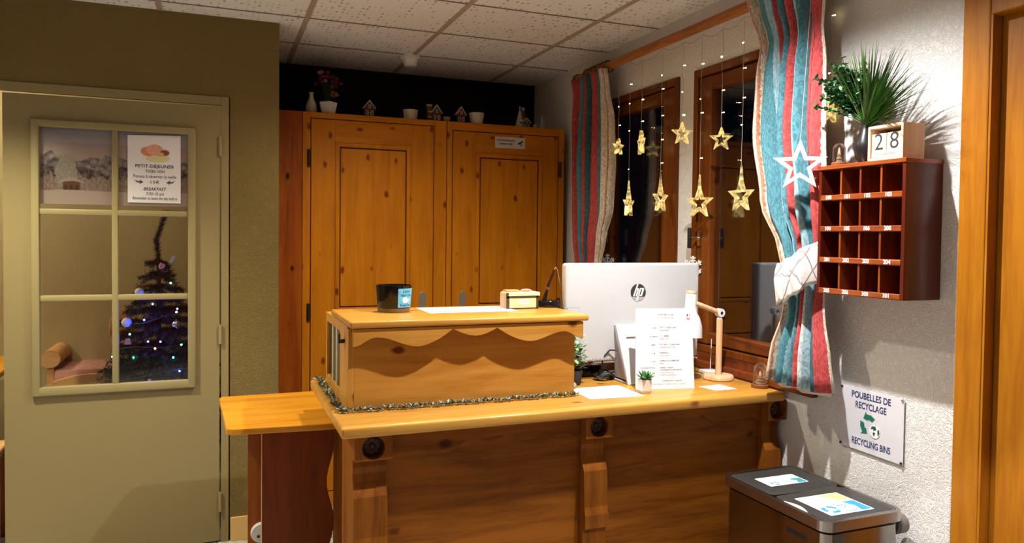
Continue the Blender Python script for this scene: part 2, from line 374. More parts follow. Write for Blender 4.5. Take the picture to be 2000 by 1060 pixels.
# --- windows
dark_glass = glass('window_glass', (.9, .9, .92), .035, mx=.24)
def window(nm, ya, yb, lab, stiles, g0, g1, hy):
    wd = thing(nm, lab, 'window', (XR, (ya+yb)/2, .97), kind='structure')
    f = MB(); xa, xb = XR-.012, XR+.07
    f.box(xa, xb, ya, ya+.03, .97, 2.20, .003); f.box(xa, xb, yb-.03, yb, .97, 2.20, .003)
    f.box(xa, xb, ya+.03, yb-.03, .97, 1.0, .003); f.box(xa, xb, ya+.03, yb-.03, 2.165, 2.20, .003)
    f.build('window_frame', w_win, wd)
    xa, xb = XR-.004, XR+.05
    boxes('sash_stile', [(xa, xb, a, c, 1.003, 2.162) for a, c in stiles], w_win, wd, .006)
    boxes('sash_rail', [(xa+.002, xb-.002, ya+.034, yb-.034, 1.005, 1.055), (xa+.002, xb-.002, ya+.034, yb-.034, 2.10, 2.160)], w_win_y, wd, .006)
    MB().box(XR+.022, XR+.028, g0, g1, 1.05, 2.105).build('glass_pane', dark_glass, wd)
    h = MB(); hz = 1.462
    h.box(xa-.008, xa, hy-.014, hy+.014, hz-.034, hz+.034, .003); h.cyl((xa, hy, hz), (xa-.05, hy, hz), .006)
    hb = h.build('window_handle', chrome, wd, smooth=True)
    MB().box(xa-.062, xa-.048, hy-.008, hy+.008, hz-.045, hz+.045, .004).build('handle_lever', blackm if hy < 3 else white, hb, smooth=True)
    return wd
window('window_1', 2.12, 2.80, 'dark night window half hidden by the striped curtain, nearest the key rack', ((2.68, 2.767), (2.153, 2.215)), 2.21, 2.685, 2.745)
window('window_2', 2.92, 3.80, 'dark night window behind the white monitor, nearest the cupboards', ((2.953, 3.055), (3.55, 3.767)), 3.05, 3.555, 3.585)
s = MB(); s.box(1.945, XR, 2.04, 3.80, .903, .932, .003); s.box(1.965, XR+.001, 2.06, 3.80, .932, .97)
struct('trim_3', s, w_sill, label='dark reddish wooden window sill board', cat='window sill')

# --- right hand door and casing
t = MB(); t.box(1.952, XR, 1.425, 1.505, 0, 2.155, .004); t.box(1.955, 2.10, 1.4192, 1.428, 0, 2.089); t.box(1.952, XR+.02, .42, 1.425, 2.075, 2.155, .004)
t.box(1.952, XR+.02, .42, .50, 0, 2.075, .004)
struct('trim_2', t, w_door, label='honey coloured wooden casing at the right edge', cat='door frame')
d2o = thing('door_2', 'honey coloured wooden door with dark panes at the right edge', 'door', (2.02, .96, 0), kind='structure')
xa, xb = 1.99, 2.03
boxes('door_stile', [(xa, xb, 1.295, 1.418, .008, 2.085), (xa, xb, .505, .63, .008, 2.085)], w_door, d2o, .003)
boxes('door_rail', [(xa, xb, .63, 1.295, a, c) for a, c in ((1.985, 2.085), (.905, 1.02), (1.024, 1.135), (.008, .2))], w_door_y, d2o, .003)
mo = MB()
for za, zb in ((1.135, 1.985), (.2, .905)):
    for a, c in ((1.285, 1.305), (.62, .64)): mo.box(xa-.010, xb, a, c, za-.01, zb+.01, .004)
    for z in (za, zb): mo.box(xa-.0085, xb-.001, .6215, 1.3035, z-.0095, z+.0095, .004)
mo.build('panel_moulding', w_door, d2o)
MB().box(2.008, 2.014, .63, 1.295, 1.135, 1.985).build('glass_pane', dark_glass, d2o)
MB().box(2.008, 2.014, .63, 1.295, .2, .905).build('lower_pane', dark_glass, d2o)
struct('trim_4', MB().box(2.06, 2.09, .40, 1.50, 0, 2.2), plain('dark_lobby_board', (.02, .018, .016), .6), label='dark lobby lining behind the honey coloured door', cat='lining')

# --- downlights (the light of the place, plus two added fill lights)
def downlight(x, y, lab, energy, col, size, blend, rad=.02, z=2.415, kind='SPOT', ztop=ZC):
    d = thing('ceiling_spotlight', lab, 'ceiling light', (x, y, ztop))
    MB().lathe((x, y, ztop), [(.0, 0), (.052, 0), (.052, -.006), (.04, -.03), (.036, -.03), (.036, -.012), (0, -.012)]).build('housing', white, d, smooth=True)
    MB().lathe((x, y, ztop), [(0, -.0125), (.03, -.0125), (.03, -.018), (0, -.020)]).build('lens', plain('lens_glow', (1, .9, .7), .4, emit=col, es=8), d)
    if kind == 'SPOT':
        lamp('spot_lamp', 'SPOT', (x, y, z), energy, col, d, spot_size=size, spot_blend=blend, shadow_soft_size=rad)
    else:
        lamp('bulb_lamp', 'POINT', (x, y, z), energy, col, d, shadow_soft_size=rad)
    return d
downlight(1.28, 1.77, 'round ceiling light above the reception desk', 215, (1, .965, .93), 2.5, 1.0)
downlight(-.95, 2.95, 'round ceiling light in front of the glazed door', 165, (1, .92, .66), 2.05, .7)
downlight(.85, .42, 'added ceiling fill light above the viewer', 130, (1, .94, .88), 1.56, .10)  # unseen, added to brighten the floor and the lower counter front
downlight(-1.25, 2.05, 'added ceiling fill light at the left of the entrance', 240, (1, .95, .90), 1.35, .4)  # unseen, added so its floor bounce lifts the ceiling
downlight(.72, 2.86, 'round ceiling light behind the reception counter', 75, (1, .88, .66), 2.62, .8)
downlight(-2.0, 4.5, 'round ceiling light in the breakfast room', 60, (1, .88, .62), 0, 0, .06, 2.38, 'POINT')

# ================================================================== CUPBOARDS
ZT = 2.102
def cupboard(x0, x1, dx0, dx1, m0, m1, ztopdoor, hx, hinges, lab):
    c = thing('tall_cupboard', lab, 'cupboard', ((x0+x1)/2, 4.3, 0))
    MB().box(x0+.004, x1-.004, 4.064, 4.56, 0, ZT-.004).build('carcass', w_cup_red, c)
    boxes('face_stile', [(x0, dx0-.005, 4.05, 4.066, 0, ZT), (dx1+.005, x1, 4.05, 4.066, 0, ZT)], w_cup_z, c)
    boxes('face_rail', [(dx0-.005, dx1+.005, 4.05, 4.066, ztopdoor+.005, ZT), (dx0-.005, dx1+.005, 4.05, 4.066, 0, .08)], w_cup_x, c)
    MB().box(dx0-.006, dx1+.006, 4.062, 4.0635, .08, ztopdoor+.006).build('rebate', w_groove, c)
    s = MB(); s.box(dx0, m0, 4.0495, 4.061, .086, ztopdoor, .0015); s.box(m1, dx1, 4.0495, 4.061, .086, ztopdoor, .0015)
    zt, zb = ztopdoor-.117, 1.045
    door = s.build('door', w_cup_z, c)
    boxes('door_rail', [(m0, m1, 4.0497, 4.061, zt, ztopdoor), (m0, m1, 4.0497, 4.061, .86, zb), (m0, m1, 4.0497, 4.061, .086, .2)], w_cup_x, door, .0015)
    mo = MB(); pn = MB(); gr = MB()
    for za, zb_ in ((zb, zt), (.2, .86)):
        for a, c_ in ((m0, m0+.024), (m1-.024, m1)): mo.box(a, c_, 4.045, 4.061, za, zb_, .006)
        for a, c_ in ((za, za+.024), (zb_-.024, zb_)): mo.box(m0, m1, 4.0455, 4.061, a, c_, .006)
        pn.box(m0+.030, m1-.030, 4.052, 4.062, za+.030, zb_-.030, .003)
    mo.build('panel_moulding', w_cup_z, door, smooth=True); pn.build('door_panel', w_cup_z, door)
    h = MB(); n = 10; pts = [(-.02, -.045), (.02, -.045)]+[(.02*math.cos(PI*k/n), .025+.02*math.sin(PI*k/n)) for k in range(n+1)]
    h.prism(pts, (hx, 4.0495, 1.10), (1, 0, 0), (0, 0, 1), (0, -.006, 0), .001)
    h.build('pull_plate', plain('pewter', (.42, .38, .33), .35, .6), door)
    for hz in (1.86, 1.05, .3):
        MB().cyl((hinges, 4.044, hz-.045), (hinges, 4.044, hz+.045), .009, n=10).build('hinge', iron, c)
    return c
cupboard(.417, 1.199, .461, 1.124, .585, .996, 2.067, 1.066, .449, 'tall pine cupboard with knotty panel door, nearest the olive wall')
cupboard(1.203, 1.930, 1.238, 1.889, 1.375, 1.789, 2.051, 1.30, 1.900, 'tall pine cupboard with small camera notice on its door, nearest the window')
tag(MB().box(.279, .4155, 4.053, 4.075, 0, ZT, .002).build('filler_board', w_cup_red), 'narrow reddish pine board between the olive wall and the cupboards', 'board')
nt_ = thing('surveillance_notice', 'small white camera surveillance notice stuck on the right cupboard door', 'sign', (1.581, 4.0475, 2.0))
MB().prism([(-.093, -.032), (.093, -.032), (.093, .032), (-.093, .032)], (1.581, 4.0488, 2.002), (1, 0, 0), (0, 0, 1), (0, -.001, 0)).build('plate', plain('aged_white_plate', (.62, .60, .62), .5), nt_)
text('SITE SOUS SURVEILLANCE', .014, (1.555, 4.0474, 2.014), (1, 0, 0), (0, 0, 1), ink, nt_, w=.112, bold=.0004)
text('CAMERAS VIDEO', .014, (1.555, 4.0474, 1.994), (1, 0, 0), (0, 0, 1), ink, nt_, w=.085, bold=.0004)
s = MB(); s.prism([(-.018, -.004), (.012, .014), (.018, .006), (-.012, -.012)], (1.645, 4.0474, 2.004), (1, 0, 0), (0, 0, 1), (0, -.0004, 0))
s.prism([(.004, .0), (.007, -.014), (.016, -.014), (.016, -.017), (.002, -.017), (.0, -.002)], (1.645, 4.0474, 2.004), (1, 0, 0), (0, 0, 1), (0, -.0004, 0)); s.build('camera_symbol', ink, nt_)

# ------------------------------------------------------------------ smoke detector
sd = thing('smoke_detector', 'white round smoke detector on the ceiling above the cupboards', 'smoke detector', (1.01, 4.14, ZC))
MB().lathe((1.01, 4.14, ZC), [(0, 0), (.055, 0), (.055, -.014), (.048, -.022), (0, -.022)]).build('base', white, sd, smooth=True)
MB().lathe((1.01, 4.14, ZC), [(.044, -.020), (.038, -.050), (.030, -.056), (0, -.056)]).build('sensor_cap', white, sd, smooth=True)

# ================================================================== things on the cupboards
ck = ZT
ceram = plain('cream_ceramic', (.50, .45, .36), .4); whitec = plain('white_ceramic', (.72, .70, .66), .35); whitec2 = whitec; brown = plain('gingerbread_brown', (.10, .03, .012), .8)
leafg = plain('leaf_green', (.03, .16, .035), .5, noise=.4); leafd = plain('leaf_dark', (.012, .06, .018), .5, noise=.4)
def pot(x, y, rt_, rb, h, mat, lab, sq=False):
    o = MB().lathe((x, y, ck), [(0, 0), (rb, 0), (rt_, h), (rt_-.004, h), (rb-.004, .01), (0, .01)], 4 if sq else 24)
    ob = o.build('plant_pot' if not sq else 'square_pot', mat, None, smooth=not sq); tag(ob, lab, 'pot'); return ob
b_ = MB().lathe((.470, 4.14, ck), [(0, 0), (.022, 0), (.030, .025), (.026, .055), (.012, .085), (.010, .108), (.014, .116), (.010, .116), (0, .105)])
tag(b_.build('bottle_vase', ceram, None, smooth=True), 'slim cream bottle shaped vase at the left end of the cupboard tops', 'vase')
pot(.555, 4.10, .047, .034, .064, whitec, 'white square flared pot under the red flowers', True)
fl = thing('red_flowers', 'dark red artificial flowers standing behind the white square pot', 'flowers', (.575, 4.28, ck))
MB().lathe((.575, 4.28, ck), [(0, 0), (.035, 0), (.045, .08), (.03, .09), (0, .085)], 20).build('vase', blackm, fl, smooth=True)
redp = plain('red_petal', (.13, .010, .018), .6, noise=.5); pinkp = plain('pink_petal', (.30, .12, .14), .6)
st = MB(); fr = MB(); fp = MB()
for k in range(26):
    a = random.uniform(0, 2*PI); r = random.uniform(.01, .085); z = .185+random.uniform(0, .075)
    p = (.575+r*math.cos(a), 4.28+r*.6*math.sin(a), ck+z); st.tube([(.575, 4.28, ck+.08), ((.575+p[0])/2, (4.28+p[1])/2, ck+.14), p], .0015, 5)
    (fp if k % 6 == 0 else fr).sph(p, .014, 7, 5, (1, 1, .75))
st.build('stem', leafd, fl); fr.build('blossom', redp, fl); fp.build('blossom', pinkp, fl)
om = MB()
for k in range(6): om.sph((.60+.016*math.cos(k), 4.20+.01*math.sin(k), ck+.125+.010*math.sin(2*k)), .009, 6, 4)
om.build('blossom', plain('orange_petal', (.35, .10, .02), .6), fl)
pot(1.005, 4.11, .042, .036, .056, ceram, 'cream plant pot above the left cupboard door')
pot(1.212, 4.10, .024, .018, .03, plain('tan_clay', (.35, .20, .07), .6), 'smallest tan pot standing over the gap between the cupboards')
pot(1.392, 4.10, .045, .034, .064, ceram, 'cream plant pot right of the small gabled houses')
snowm = plain('snow_white', (.40, .38, .33), .6)
def house(x, y, w_, h, lab, tower=False):
    t = thing('ornament_house', lab, 'ornament', (x, y, ck))
    MB().prism([(-w_/2, 0), (w_/2, 0), (w_/2, h*.6), (0, h), (-w_/2, h*.6)], (x, y, ck), (1, 0, 0), (0, 0, 1), (0, .035, 0)).build('body', brown, t)
    r = MB()
    for sgn in (-1, 1):
        r.prism([(sgn*(w_/2+.004), h*.57), (0, h+.002), (0, h+.010), (sgn*(w_/2+.009), h*.57)], (x, y-.004, ck), (1, 0, 0), (0, 0, 1), (0, .042, 0))
    r.build('snowy_roof', snowm, t)
    d = MB()
    for dx, dz, ww, hh in ((-.25, .18, .12, .2), (.25, .18, .12, .2), (0, .62, .14, .14), (0, 0, .2, .28)):
        cx, cz = x+dx*w_, ck+dz*h+hh*h/2; a, b2 = ww*w_/2, hh*h/2
        d.ring([(-a-.003, -b2-.003), (a+.003, -b2-.003), (a+.003, b2+.003), (-a-.003, b2+.003)], [(-a, -b2), (a, -b2), (a, b2), (-a, b2)], (cx, y-.001, cz), (1, 0, 0), (0, 0, 1), (0, -.002, 0))
    d.build('icing_trim', snowm, t)
    if tower:
        tw = MB(); tw.box(x-w_/2-.028, x-w_/2-.002, y+.005, y+.03, ck, ck+h*1.0); tw.build('tower', brown, t)
        boxes('tower_icing', [(x-w_/2-.030, x-w_/2, y+.003, y+.032, ck+h, ck+h+.008)]+[(x-w_/2-.026, x-w_/2-.004, y+.001, y+.005, ck+h*q, ck+h*q+.006) for q in (.25, .6)], snowm, t, .001)
house(.775, 4.10, .055, .085, 'dark gingerbread house alone between the flowers and the cream pot')
house(1.155, 4.10, .050, .088, 'brown gabled house with a side tower on the cupboard', True)
house(1.300, 4.10, .046, .088, 'brown gabled house between the smallest pot and the cream pot')
house(1.715, 4.12, .045, .055, 'small dark gabled house between two white ornament trees')
def cone_tree(x, y, r, h, lab, door=False):
    t = thing('ornament_tree', lab, 'ornament', (x, y, ck)); m = MB(); pr = [(0, 0), (r*.9, 0)]
    n = 5
    for k in range(n):
        z0 = h*k/n; pr += [(r*(1-k/n)*1.0, z0+.001), (r*(1-(k+1)/n)*1.12+.002, z0+h/n*.95)]
    pr += [(0, h)]; m.lathe((x, y, ck), pr, 18).build('body', snowm, t, smooth=True)
    MB().sph((x, y, ck+h), .006, 8, 6).build('finial', snowm, t, smooth=True)
    if door: MB().box(x-.008, x+.012, y-r*.95, y-r*.6, ck, ck+.032, .003).build('doorway', brown, t)
cone_tree(1.665, 4.11, .027, .120, 'tallest white ornament tree with dark doorway near the right end', True)
cone_tree(1.812, 4.12, .018, .080, 'small white ornament tree, last one at the right end')
tag(MB().sph((1.762, 4.11, ck+.014), .014).build('snow_ball', snowm, None, smooth=True), 'white little ball between the ornament trees', 'ornament')
sn = thing('snowman_figure', 'small dark figure with a white round head behind the gabled house', 'ornament', (1.722, 4.20, ck))
MB().lathe((1.722, 4.20, ck), [(0, 0), (.02, 0), (.02, .07), (.010, .115), (0, .12)], 14).build('body', brown, sn, smooth=True)
MB().sph((1.722, 4.20, ck+.128), .011).build('head', snowm, sn, smooth=True)

# ================================================================== COUNTER
def scallop(x0, x1, zs, n=8):
    """zs: list of (frac, z, kind) kind 's' smooth / 'c' cusp"""
    out = []
    for (a, za, ka), (b, zb, kb) in zip(zs, zs[1:]):
        for k in range(n):
            t = k/n
            if kb == 'c': f = t**1.7
            elif ka == 'c': f = 1-(1-t)**1.7
            else: f = .5-.5*math.cos(PI*t)
            out.append((x0+(x1-x0)*(a+(b-a)*t), za+(zb-za)*f))
    out.append((x0+(x1-x0)*zs[-1][0], zs[-1][1])); return out
WAVE = [(0, -.056, 's'), (.09, -.029, 's'), (.26, -.063, 's'), (.405, -.010, 'c'), (.505, -.036, 's'), (.597, -.012, 'c'), (.75, -.062, 's'), (.905, -.033, 's'), (1, -.059, 's')]
def valance(x0, x1, ztop, depth, k=1.0, dz=0):
    p = scallop(x0, x1, [(a, ztop-dz+z*k, t) for a, z, t in WAVE]); return [(x1, ztop), (x0, ztop)]+p
ct = thing('reception_counter', 'pine reception counter with scalloped front and carved corbels', 'counter', (1.15, 2.55, 0))
wt = MB(); wt.box(.335, 1.945, 2.168, 2.95, .866, .900, .009, 3); wt.build('worktop', w_count_x, ct, smooth=True)
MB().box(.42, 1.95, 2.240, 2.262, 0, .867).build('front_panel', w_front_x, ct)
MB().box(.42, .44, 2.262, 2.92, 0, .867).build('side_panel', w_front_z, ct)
for a, c in ((.486, 1.137), (1.234, 1.885)):
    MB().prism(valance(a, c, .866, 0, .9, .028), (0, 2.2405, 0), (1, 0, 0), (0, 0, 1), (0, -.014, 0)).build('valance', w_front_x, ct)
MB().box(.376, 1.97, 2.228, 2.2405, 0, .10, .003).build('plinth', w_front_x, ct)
def corbel(x0, x1):
    prof = [(2.41, 0), (2.200, 0), (2.200, .12)]
    prof = [(2.42, .0), (2.205, .0), (2.205, .485), (2.186, .490), (2.186, .535), (2.194, .56), (2.196, .62), (2.200, .68), (2.222, .722), (2.226, .745), (2.222, .765), (2.226, .788), (2.42, .788)]
    L_ = MB().prism(prof, (x0, 0, 0), (0, 1, 0), (0, 0, 1), (x1-x0-.012, 0, 0), .0015).build('corbel', w_front_z, ct)
    cx, cz, r = (x0+x1)/2, .829, .036; hx, hz = (x1-x0)/2, .037
    sq, ci = [], []; n = 32
    for k in range(n):
        a = 2*PI*k/n+PI/4; c_, s_ = math.cos(a), math.sin(a); m = max(abs(c_), abs(s_)); sq.append((hx*c_/m, hz*s_/m)); ci.append((r*.95*c_, r*.95*s_))
    MB().ring(sq, ci, (cx, 2.188, cz), (1, 0, 0), (0, 0, 1), (0, .03, 0)).build('corbel_block', w_front_z, L_)
    MB().box(x0, x1, 2.219, 2.42, .790, .866).build('corbel_block', w_front_z, L_)
    ro = MB().cyl((cx, 2.2185, cz), (cx, 2.2150, cz), r*.94, n=28)
    for k in range(8):
        a = 2*PI*k/8; ro.sph((cx+.02*math.cos(a), 2.2150, cz+.02*math.sin(a)), .008, 10, 6, (1.2, .4, 1.2))
    ro.sph((cx, 2.2150, cz), .010, 10, 6, (1, .6, 1)); ro.build('rosette', plain('carved_dark', (.05, .015, .005), .6), L_, smooth=True)
for a, c in ((.376, .488), (1.136, 1.236), (1.885, 1.968)): corbel(a, c)

# hutch on the counter
h = thing('counter_display_case', 'pine display case with scalloped valance and glazed side on the counter', 'display case', (.79, 2.6, .9))
MB().box(.404, 1.182, 2.375, 2.393, .901, 1.160, .001).build('front_panel', w_hutch_x, h)
MB().box(1.164, 1.182, 2.393, 2.888, .901, 1.160, .001).build('side_panel', w_hutch_z, h)
MB().box(.404, 1.182, 2.393, 2.888, .901, .912).build('bottom_panel', w_hutch_x, h)
f = MB(); f.box(.386, .404, 2.375, 2.545, .901, 1.160, .001); f.box(.386, .404, 2.860, 2.890, .901, 1.160, .001)
f.box(.386, .404, 2.545, 2.86, .901, .935, .001); f.box(.386, .404, 2.545, 2.86, 1.135, 1.160, .001)
sf = f.build('glazed_side', w_hutch_z, h)
MB().box(.394, .397, 2.545, 2.86, .935, 1.135).build('glass_pane', glass('greenish_glass', (.75, .85, .72), .15), sf)
b2 = MB()
for y in (2.64, 2.735): b2.box(.388, .393, y-.006, y+.006, .935, 1.135)
b2.build('glazing_bar', plain('pale_bar', (.72, .68, .52), .5), sf)
s = MB(); s.box(.375, .387, 2.444, 2.456, 1.112, 1.120); s.box(.366, .372, 2.440, 2.460, 1.112, 1.140, .002); s.box(.366, .386, 2.446, 2.454, 1.108, 1.116)
s.build('side_hook', iron, sf)
MB().box(.386, 1.182, 2.393, 2.890, 1.160, 1.167).build('case_top', w_count_y, h)
MB().box(.383, 1.212, 2.322, 2.74, 1.168, 1.190, .007, 3).build('top_shelf', w_count_x, h, smooth=True)
MB().prism(valance(.394, 1.193, 1.1655, 0, 1.0, -.0010), (0, 2.330, 0), (1, 0, 0), (0, 0, 1), (0, .014, 0), .001).build('valance', w_hutch_x, h)
MB().box(.398, 1.189, 2.344, 2.375, 1.150, 1.168).build('valance_rail', w_hutch_x, h)

# leaf garland
gp = [(.362+.005*math.sin(y*40), y, .906) for y in [2.93-.03*k for k in range(20)]]+[(.375+.03*k, 2.352+.006*math.sin(k*1.7), .906) for k in range(28)]
ga = thing('leaf_garland', 'thin silvery green leaf garland laid round the foot of the display case', 'garland', (.75, 2.352, .9))
MB().tube(gp, .0012, 5).build('wire', leafd, ga)
gm = [plain('sage_leaf', (.36, .42, .30), .5, noise=.3), plain('dark_leaf', (.05, .06, .03), .5, noise=.4), plain('brown_leaf', (.16, .09, .04), .5)]
for mi, m in enumerate(gm):
    lv = MB()
    for i in range(len(gp)-1):
        for k in range(13 if mi < 2 else 6):
            t = random.random(); p = Vector(gp[i]).lerp(Vector(gp[i+1]), t); a = random.uniform(0, 2*PI); el = random.uniform(-.1, .9)
            d = Vector((math.cos(a)*math.cos(el), math.sin(a)*math.cos(el), abs(math.sin(el)))); s_ = d.cross(Vector((random.uniform(-1, 1), random.uniform(-1, 1), 1))).normalized()*.0028
            l_ = random.uniform(.011, .019); q = p+d*.002
            if q.y > 2.368 and q.x > .38: continue
            lv.quad(q, q+d*l_*.5+s_, q+d*l_, q+d*l_*.5-s_)
    o = lv.build('leaf', m, ga, recalc=False); o['kind'] = 'stuff'

# side table left of the counter
sc = thing('side_table', 'small side table with orange top and dark cherry panel left of the counter', 'side table', (.22, 3.0, 0))
pts = [(.050, 2.742), (.033, 2.752), (.030, 2.770), (.009, 3.28), (.020, 3.305), (.41, 3.305), (.41, 2.712), (.34, 2.712)]
MB().prism(pts, (0, 0, .760), (1, 0, 0), (0, 1, 0), (0, 0, .022), .003).build('top', w_side_top, sc)
r = [(.151, 0), (.151, .760), (.395, .760)]
for k in range(25):
    z = .745-k*.745/24; r.append((.392+.014*math.sin((z-.32)*2*PI/.30), z))
MB().prism(r, (0, 2.80, 0), (1, 0, 0), (0, 0, 1), (0, .018, 0)).build('front_panel', w_side, sc)
MB().box(.1495, .151, 2.80, 2.818, 0, .760).build('edge_band', plain('pale_edge_band', (.75, .45, .25), .5), sc)
ed = MB(); rr = [p for p in r[3:]]
for p, q in zip(rr, rr[1:]): ed.quad((p[0]+.0008, 2.80, p[1]), (q[0]+.0008, 2.80, q[1]), (q[0]+.0008, 2.818, q[1]), (p[0]+.0008, 2.818, p[1]))
ed.build('edge_band', plain('raw_edge', (.62, .42, .22), .6), sc)
MB().box(.118, .40, 3.20, 3.218, 0, .760).build('back_panel', w_side_l, sc)
MB().box(.16, .40, 3.0, 3.018, .55, .755).build('apron', w_side, sc)
cv = thing('cable_socket', 'white round socket on the back panel of the side table', 'socket', (.170, 3.2, .235))
MB().xf(Matrix.Identity(4)).cyl((.170, 3.199, .235), (.170, 3.180, .235), .042, .038, n=28).build('cover', white, cv, smooth=True)
MB().cyl((.158, 3.1802, .225), (.158, 3.1785, .225), .006, n=12).build('pin_hole', blackm, cv)

# ------------------------------------------------------------------ on the display case
zt = 1.190
cn = thing('candle_jar', 'black glass candle jar with blue paper label on the display case', 'candle', (.583, 2.61, zt))
cx, cy = .583, 2.61
MB().lathe((cx, cy, zt), [(0, .0), (.050, .0), (.055, .006), (.057, .016), (.063, .094), (.060, .094), (.055, .020), (0, .018)], 48).build('jar', black, cn, smooth=True)
MB().lathe((cx, cy, zt), [(0, .0185), (.054, .0185), (.058, .072), (0, .074)], 32).build('wax', plain('cream_wax', (.75, .65, .5), .5), cn, smooth=True)
MB().lathe((cx, cy, zt), [(.0562, .001), (.0578, .014), (.0570, .014), (.0555, .001)], 48).build('foot_band', plain('foot_reflection_brown', (.20, .12, .05), .15), cn, smooth=True)  # clear glass foot, its yellowish reflections put into the colour
va = math.atan2(-cy, -cx)
def wrap(o, rad0, a0, z0, sl):
    for v in o.data.vertices:
        u, z, t = v.co.x, v.co.z, v.co.y; r_ = rad0+sl*(z0+z)+t; a = a0+u/rad0
        v.co = Vector((r_*math.cos(a), r_*math.sin(a), z0+z))
lb = MB(); aw = math.radians(46)
for i in range(12):
    def P(k, z): a = va+math.radians(14)+k*(math.radians(68)/12); r_ = .0568+.0775*z+.0006; return (cx+r_*math.cos(a), cy+r_*math.sin(a), zt+z)
    lb.quad(P(i, .018), P(i+1, .018), P(i+1, .084), P(i, .084))
lb.build('label', plain('blue_label', (.12, .52, .80), .5, noise=.3, nscale=60), cn, recalc=False)
def lab_text(s_, size, ang, z, mat):
    o = text(s_, size, (0, 0, 0), (1, 0, 0), (0, 0, 1), mat, None)
    for v in o.data.vertices:
        a = va+math.radians(ang)+v.co.x/.061; zz = z+v.co.z; r_ = .0568+.0775*zz+.0012; v.co = Vector((r_*math.cos(a), r_*math.sin(a), zz))
    o.parent = cn; return o
lab_text('Lueur', .015, 46, .075, navy); lab_text('des Clos', .014, 46, .061, navy); lab_text('Keus Run', .013, 46, .026, navy)
bl = MB()
for (a0, z0, rr_) in ((40, .044, .011), (52, .042, .007)):
    pts_ = []
    for k in range(14):
        t_ = 2*PI*k/14; a = va+math.radians(a0)+rr_*math.cos(t_)/.061; z = z0+rr_*math.sin(t_); r_ = .0568+.0775*z+.0010; pts_.append((cx+r_*math.cos(a), cy+r_*math.sin(a), zt+z))
    bl.quad(*pts_)
bl.build('label_picture', white, cn, recalc=False)

ps = MB(); ps.box(-.165, .165, -.098, .098, 0, .0008)
pg = thing('printed_sheet', 'white printed sheet lying on top of the display case', 'paper', (.85, 2.595, zt+.0008))
ps.build('sheet', paper, pg, local=True)
lines = MB()
for k in range(9):
    y = .080-.02*k; x = -.13+.01*random.random()
    while x < .12:
        w_ = random.uniform(.015, .05); lines.box(x, min(x+w_, .13), y-.0022, y+.0022, .0009, .0011); x += w_+.006
lines.build('print_lines', inkg, pg, local=True)
pg.rotation_euler = (0, 0, math.radians(-1))

bx = thing('card_box', 'small pale wooden card box with dark edges on the display case', 'card box', (1.062, 2.61, zt))
x0, x1, y0_, y1_ = .999, 1.125, 2.57, 2.65
MB().box(x0+.002, x1-.002, y0_+.002, y1_, zt, zt+.058, .001).build('body', w_cal, bx)
MB().box(x0+.010, x1-.010, y0_-.0005, y0_+.003, zt+.005, zt+.040).build('front_face', plain('pale_wood_face', (.85, .62, .34), .5), bx)
e = MB(); e.box(x0, x0+.008, y0_, y0_+.01, zt, zt+.06); e.box(x1-.008, x1, y0_, y0_+.01, zt, zt+.06); e.box(x0, x1, y0_, y0_+.008, zt, zt+.0045); e.box(x0, x1, y0_, y0_+.008, zt+.041, zt+.048)
e.build('dark_edging', plain('olive_edging', (.06, .045, .015), .5), bx)
MB().box(x0+.006, x1+.006, y0_-.001, y1_, zt+.049, zt+.062, .001).build('lid', plain('pale_lid', (.88, .72, .45), .5), bx)
MB().box(1.046, 1.085, y0_-.0012, y0_, zt+.016, zt+.034).build('label', paperw, bx)
text('CARTES', .008, (1.0655, y0_-.0014, zt+.025), (1, 0, 0), (0, 0, 1), inkg, bx)
c1 = MB(); c1.box(1.008, 1.06, 2.60, 2.64, zt+.063, zt+.069, .002); tag(c1.build('orange_card', plain('orange_card', (.75, .32, .10), .5)), 'orange cards lying on the small card box', 'card')
c1 = MB(); c1.sph((1.095, 2.62, zt+.067), .022, 16, 8, (1, .7, .22)); tag(c1.build('pink_pebble', plain('pink_stone', (.62, .30, .24), .5), None, smooth=True), 'flat pinkish pebble on the small card box', 'pebble')

pn = thing('desk_pen', 'black counter pen with chain on round black base', 'pen', (1.193, 2.63, zt))
MB().lathe((1.193, 2.63, zt), [(0, 0), (.046, 0), (.047, .004), (.047, .020), (.044, .025), (0, .026)], 40).build('base', black, pn, smooth=True)
MB().cyl((1.176, 2.63, zt+.025), (1.184, 2.63, zt+.055), .009, .006, n=16).build('pen_socket', black, pn, smooth=True)
MB().tube([(1.178, 2.63, zt+.03), (1.193, 2.63, zt+.085), (1.217, 2.63, zt+.142)], lambda t: .0045+.001*math.sin(PI*t), 12).build('pen_barrel', plain('dark_burgundy', (.03, .006, .006), .2), pn, smooth=True)
MB().cyl((1.188, 2.63, zt+.066), (1.191, 2.63, zt+.076), .0062, n=14).build('pen_ring', chrome, pn, smooth=True)
MB().tube([(1.216, 2.63, zt+.138), (1.219, 2.63, zt+.148), (1.224, 2.63, zt+.152), (1.229, 2.63, zt+.144), (1.247, 2.63, zt+.07), (1.262, 2.64, zt-.02), (1.268, 2.66, zt-.15), (1.262, 2.68, .904)], .0016, 6).build('chain', plain('bronze_chain', (.55, .36, .22), .35, .7), pn, smooth=True)

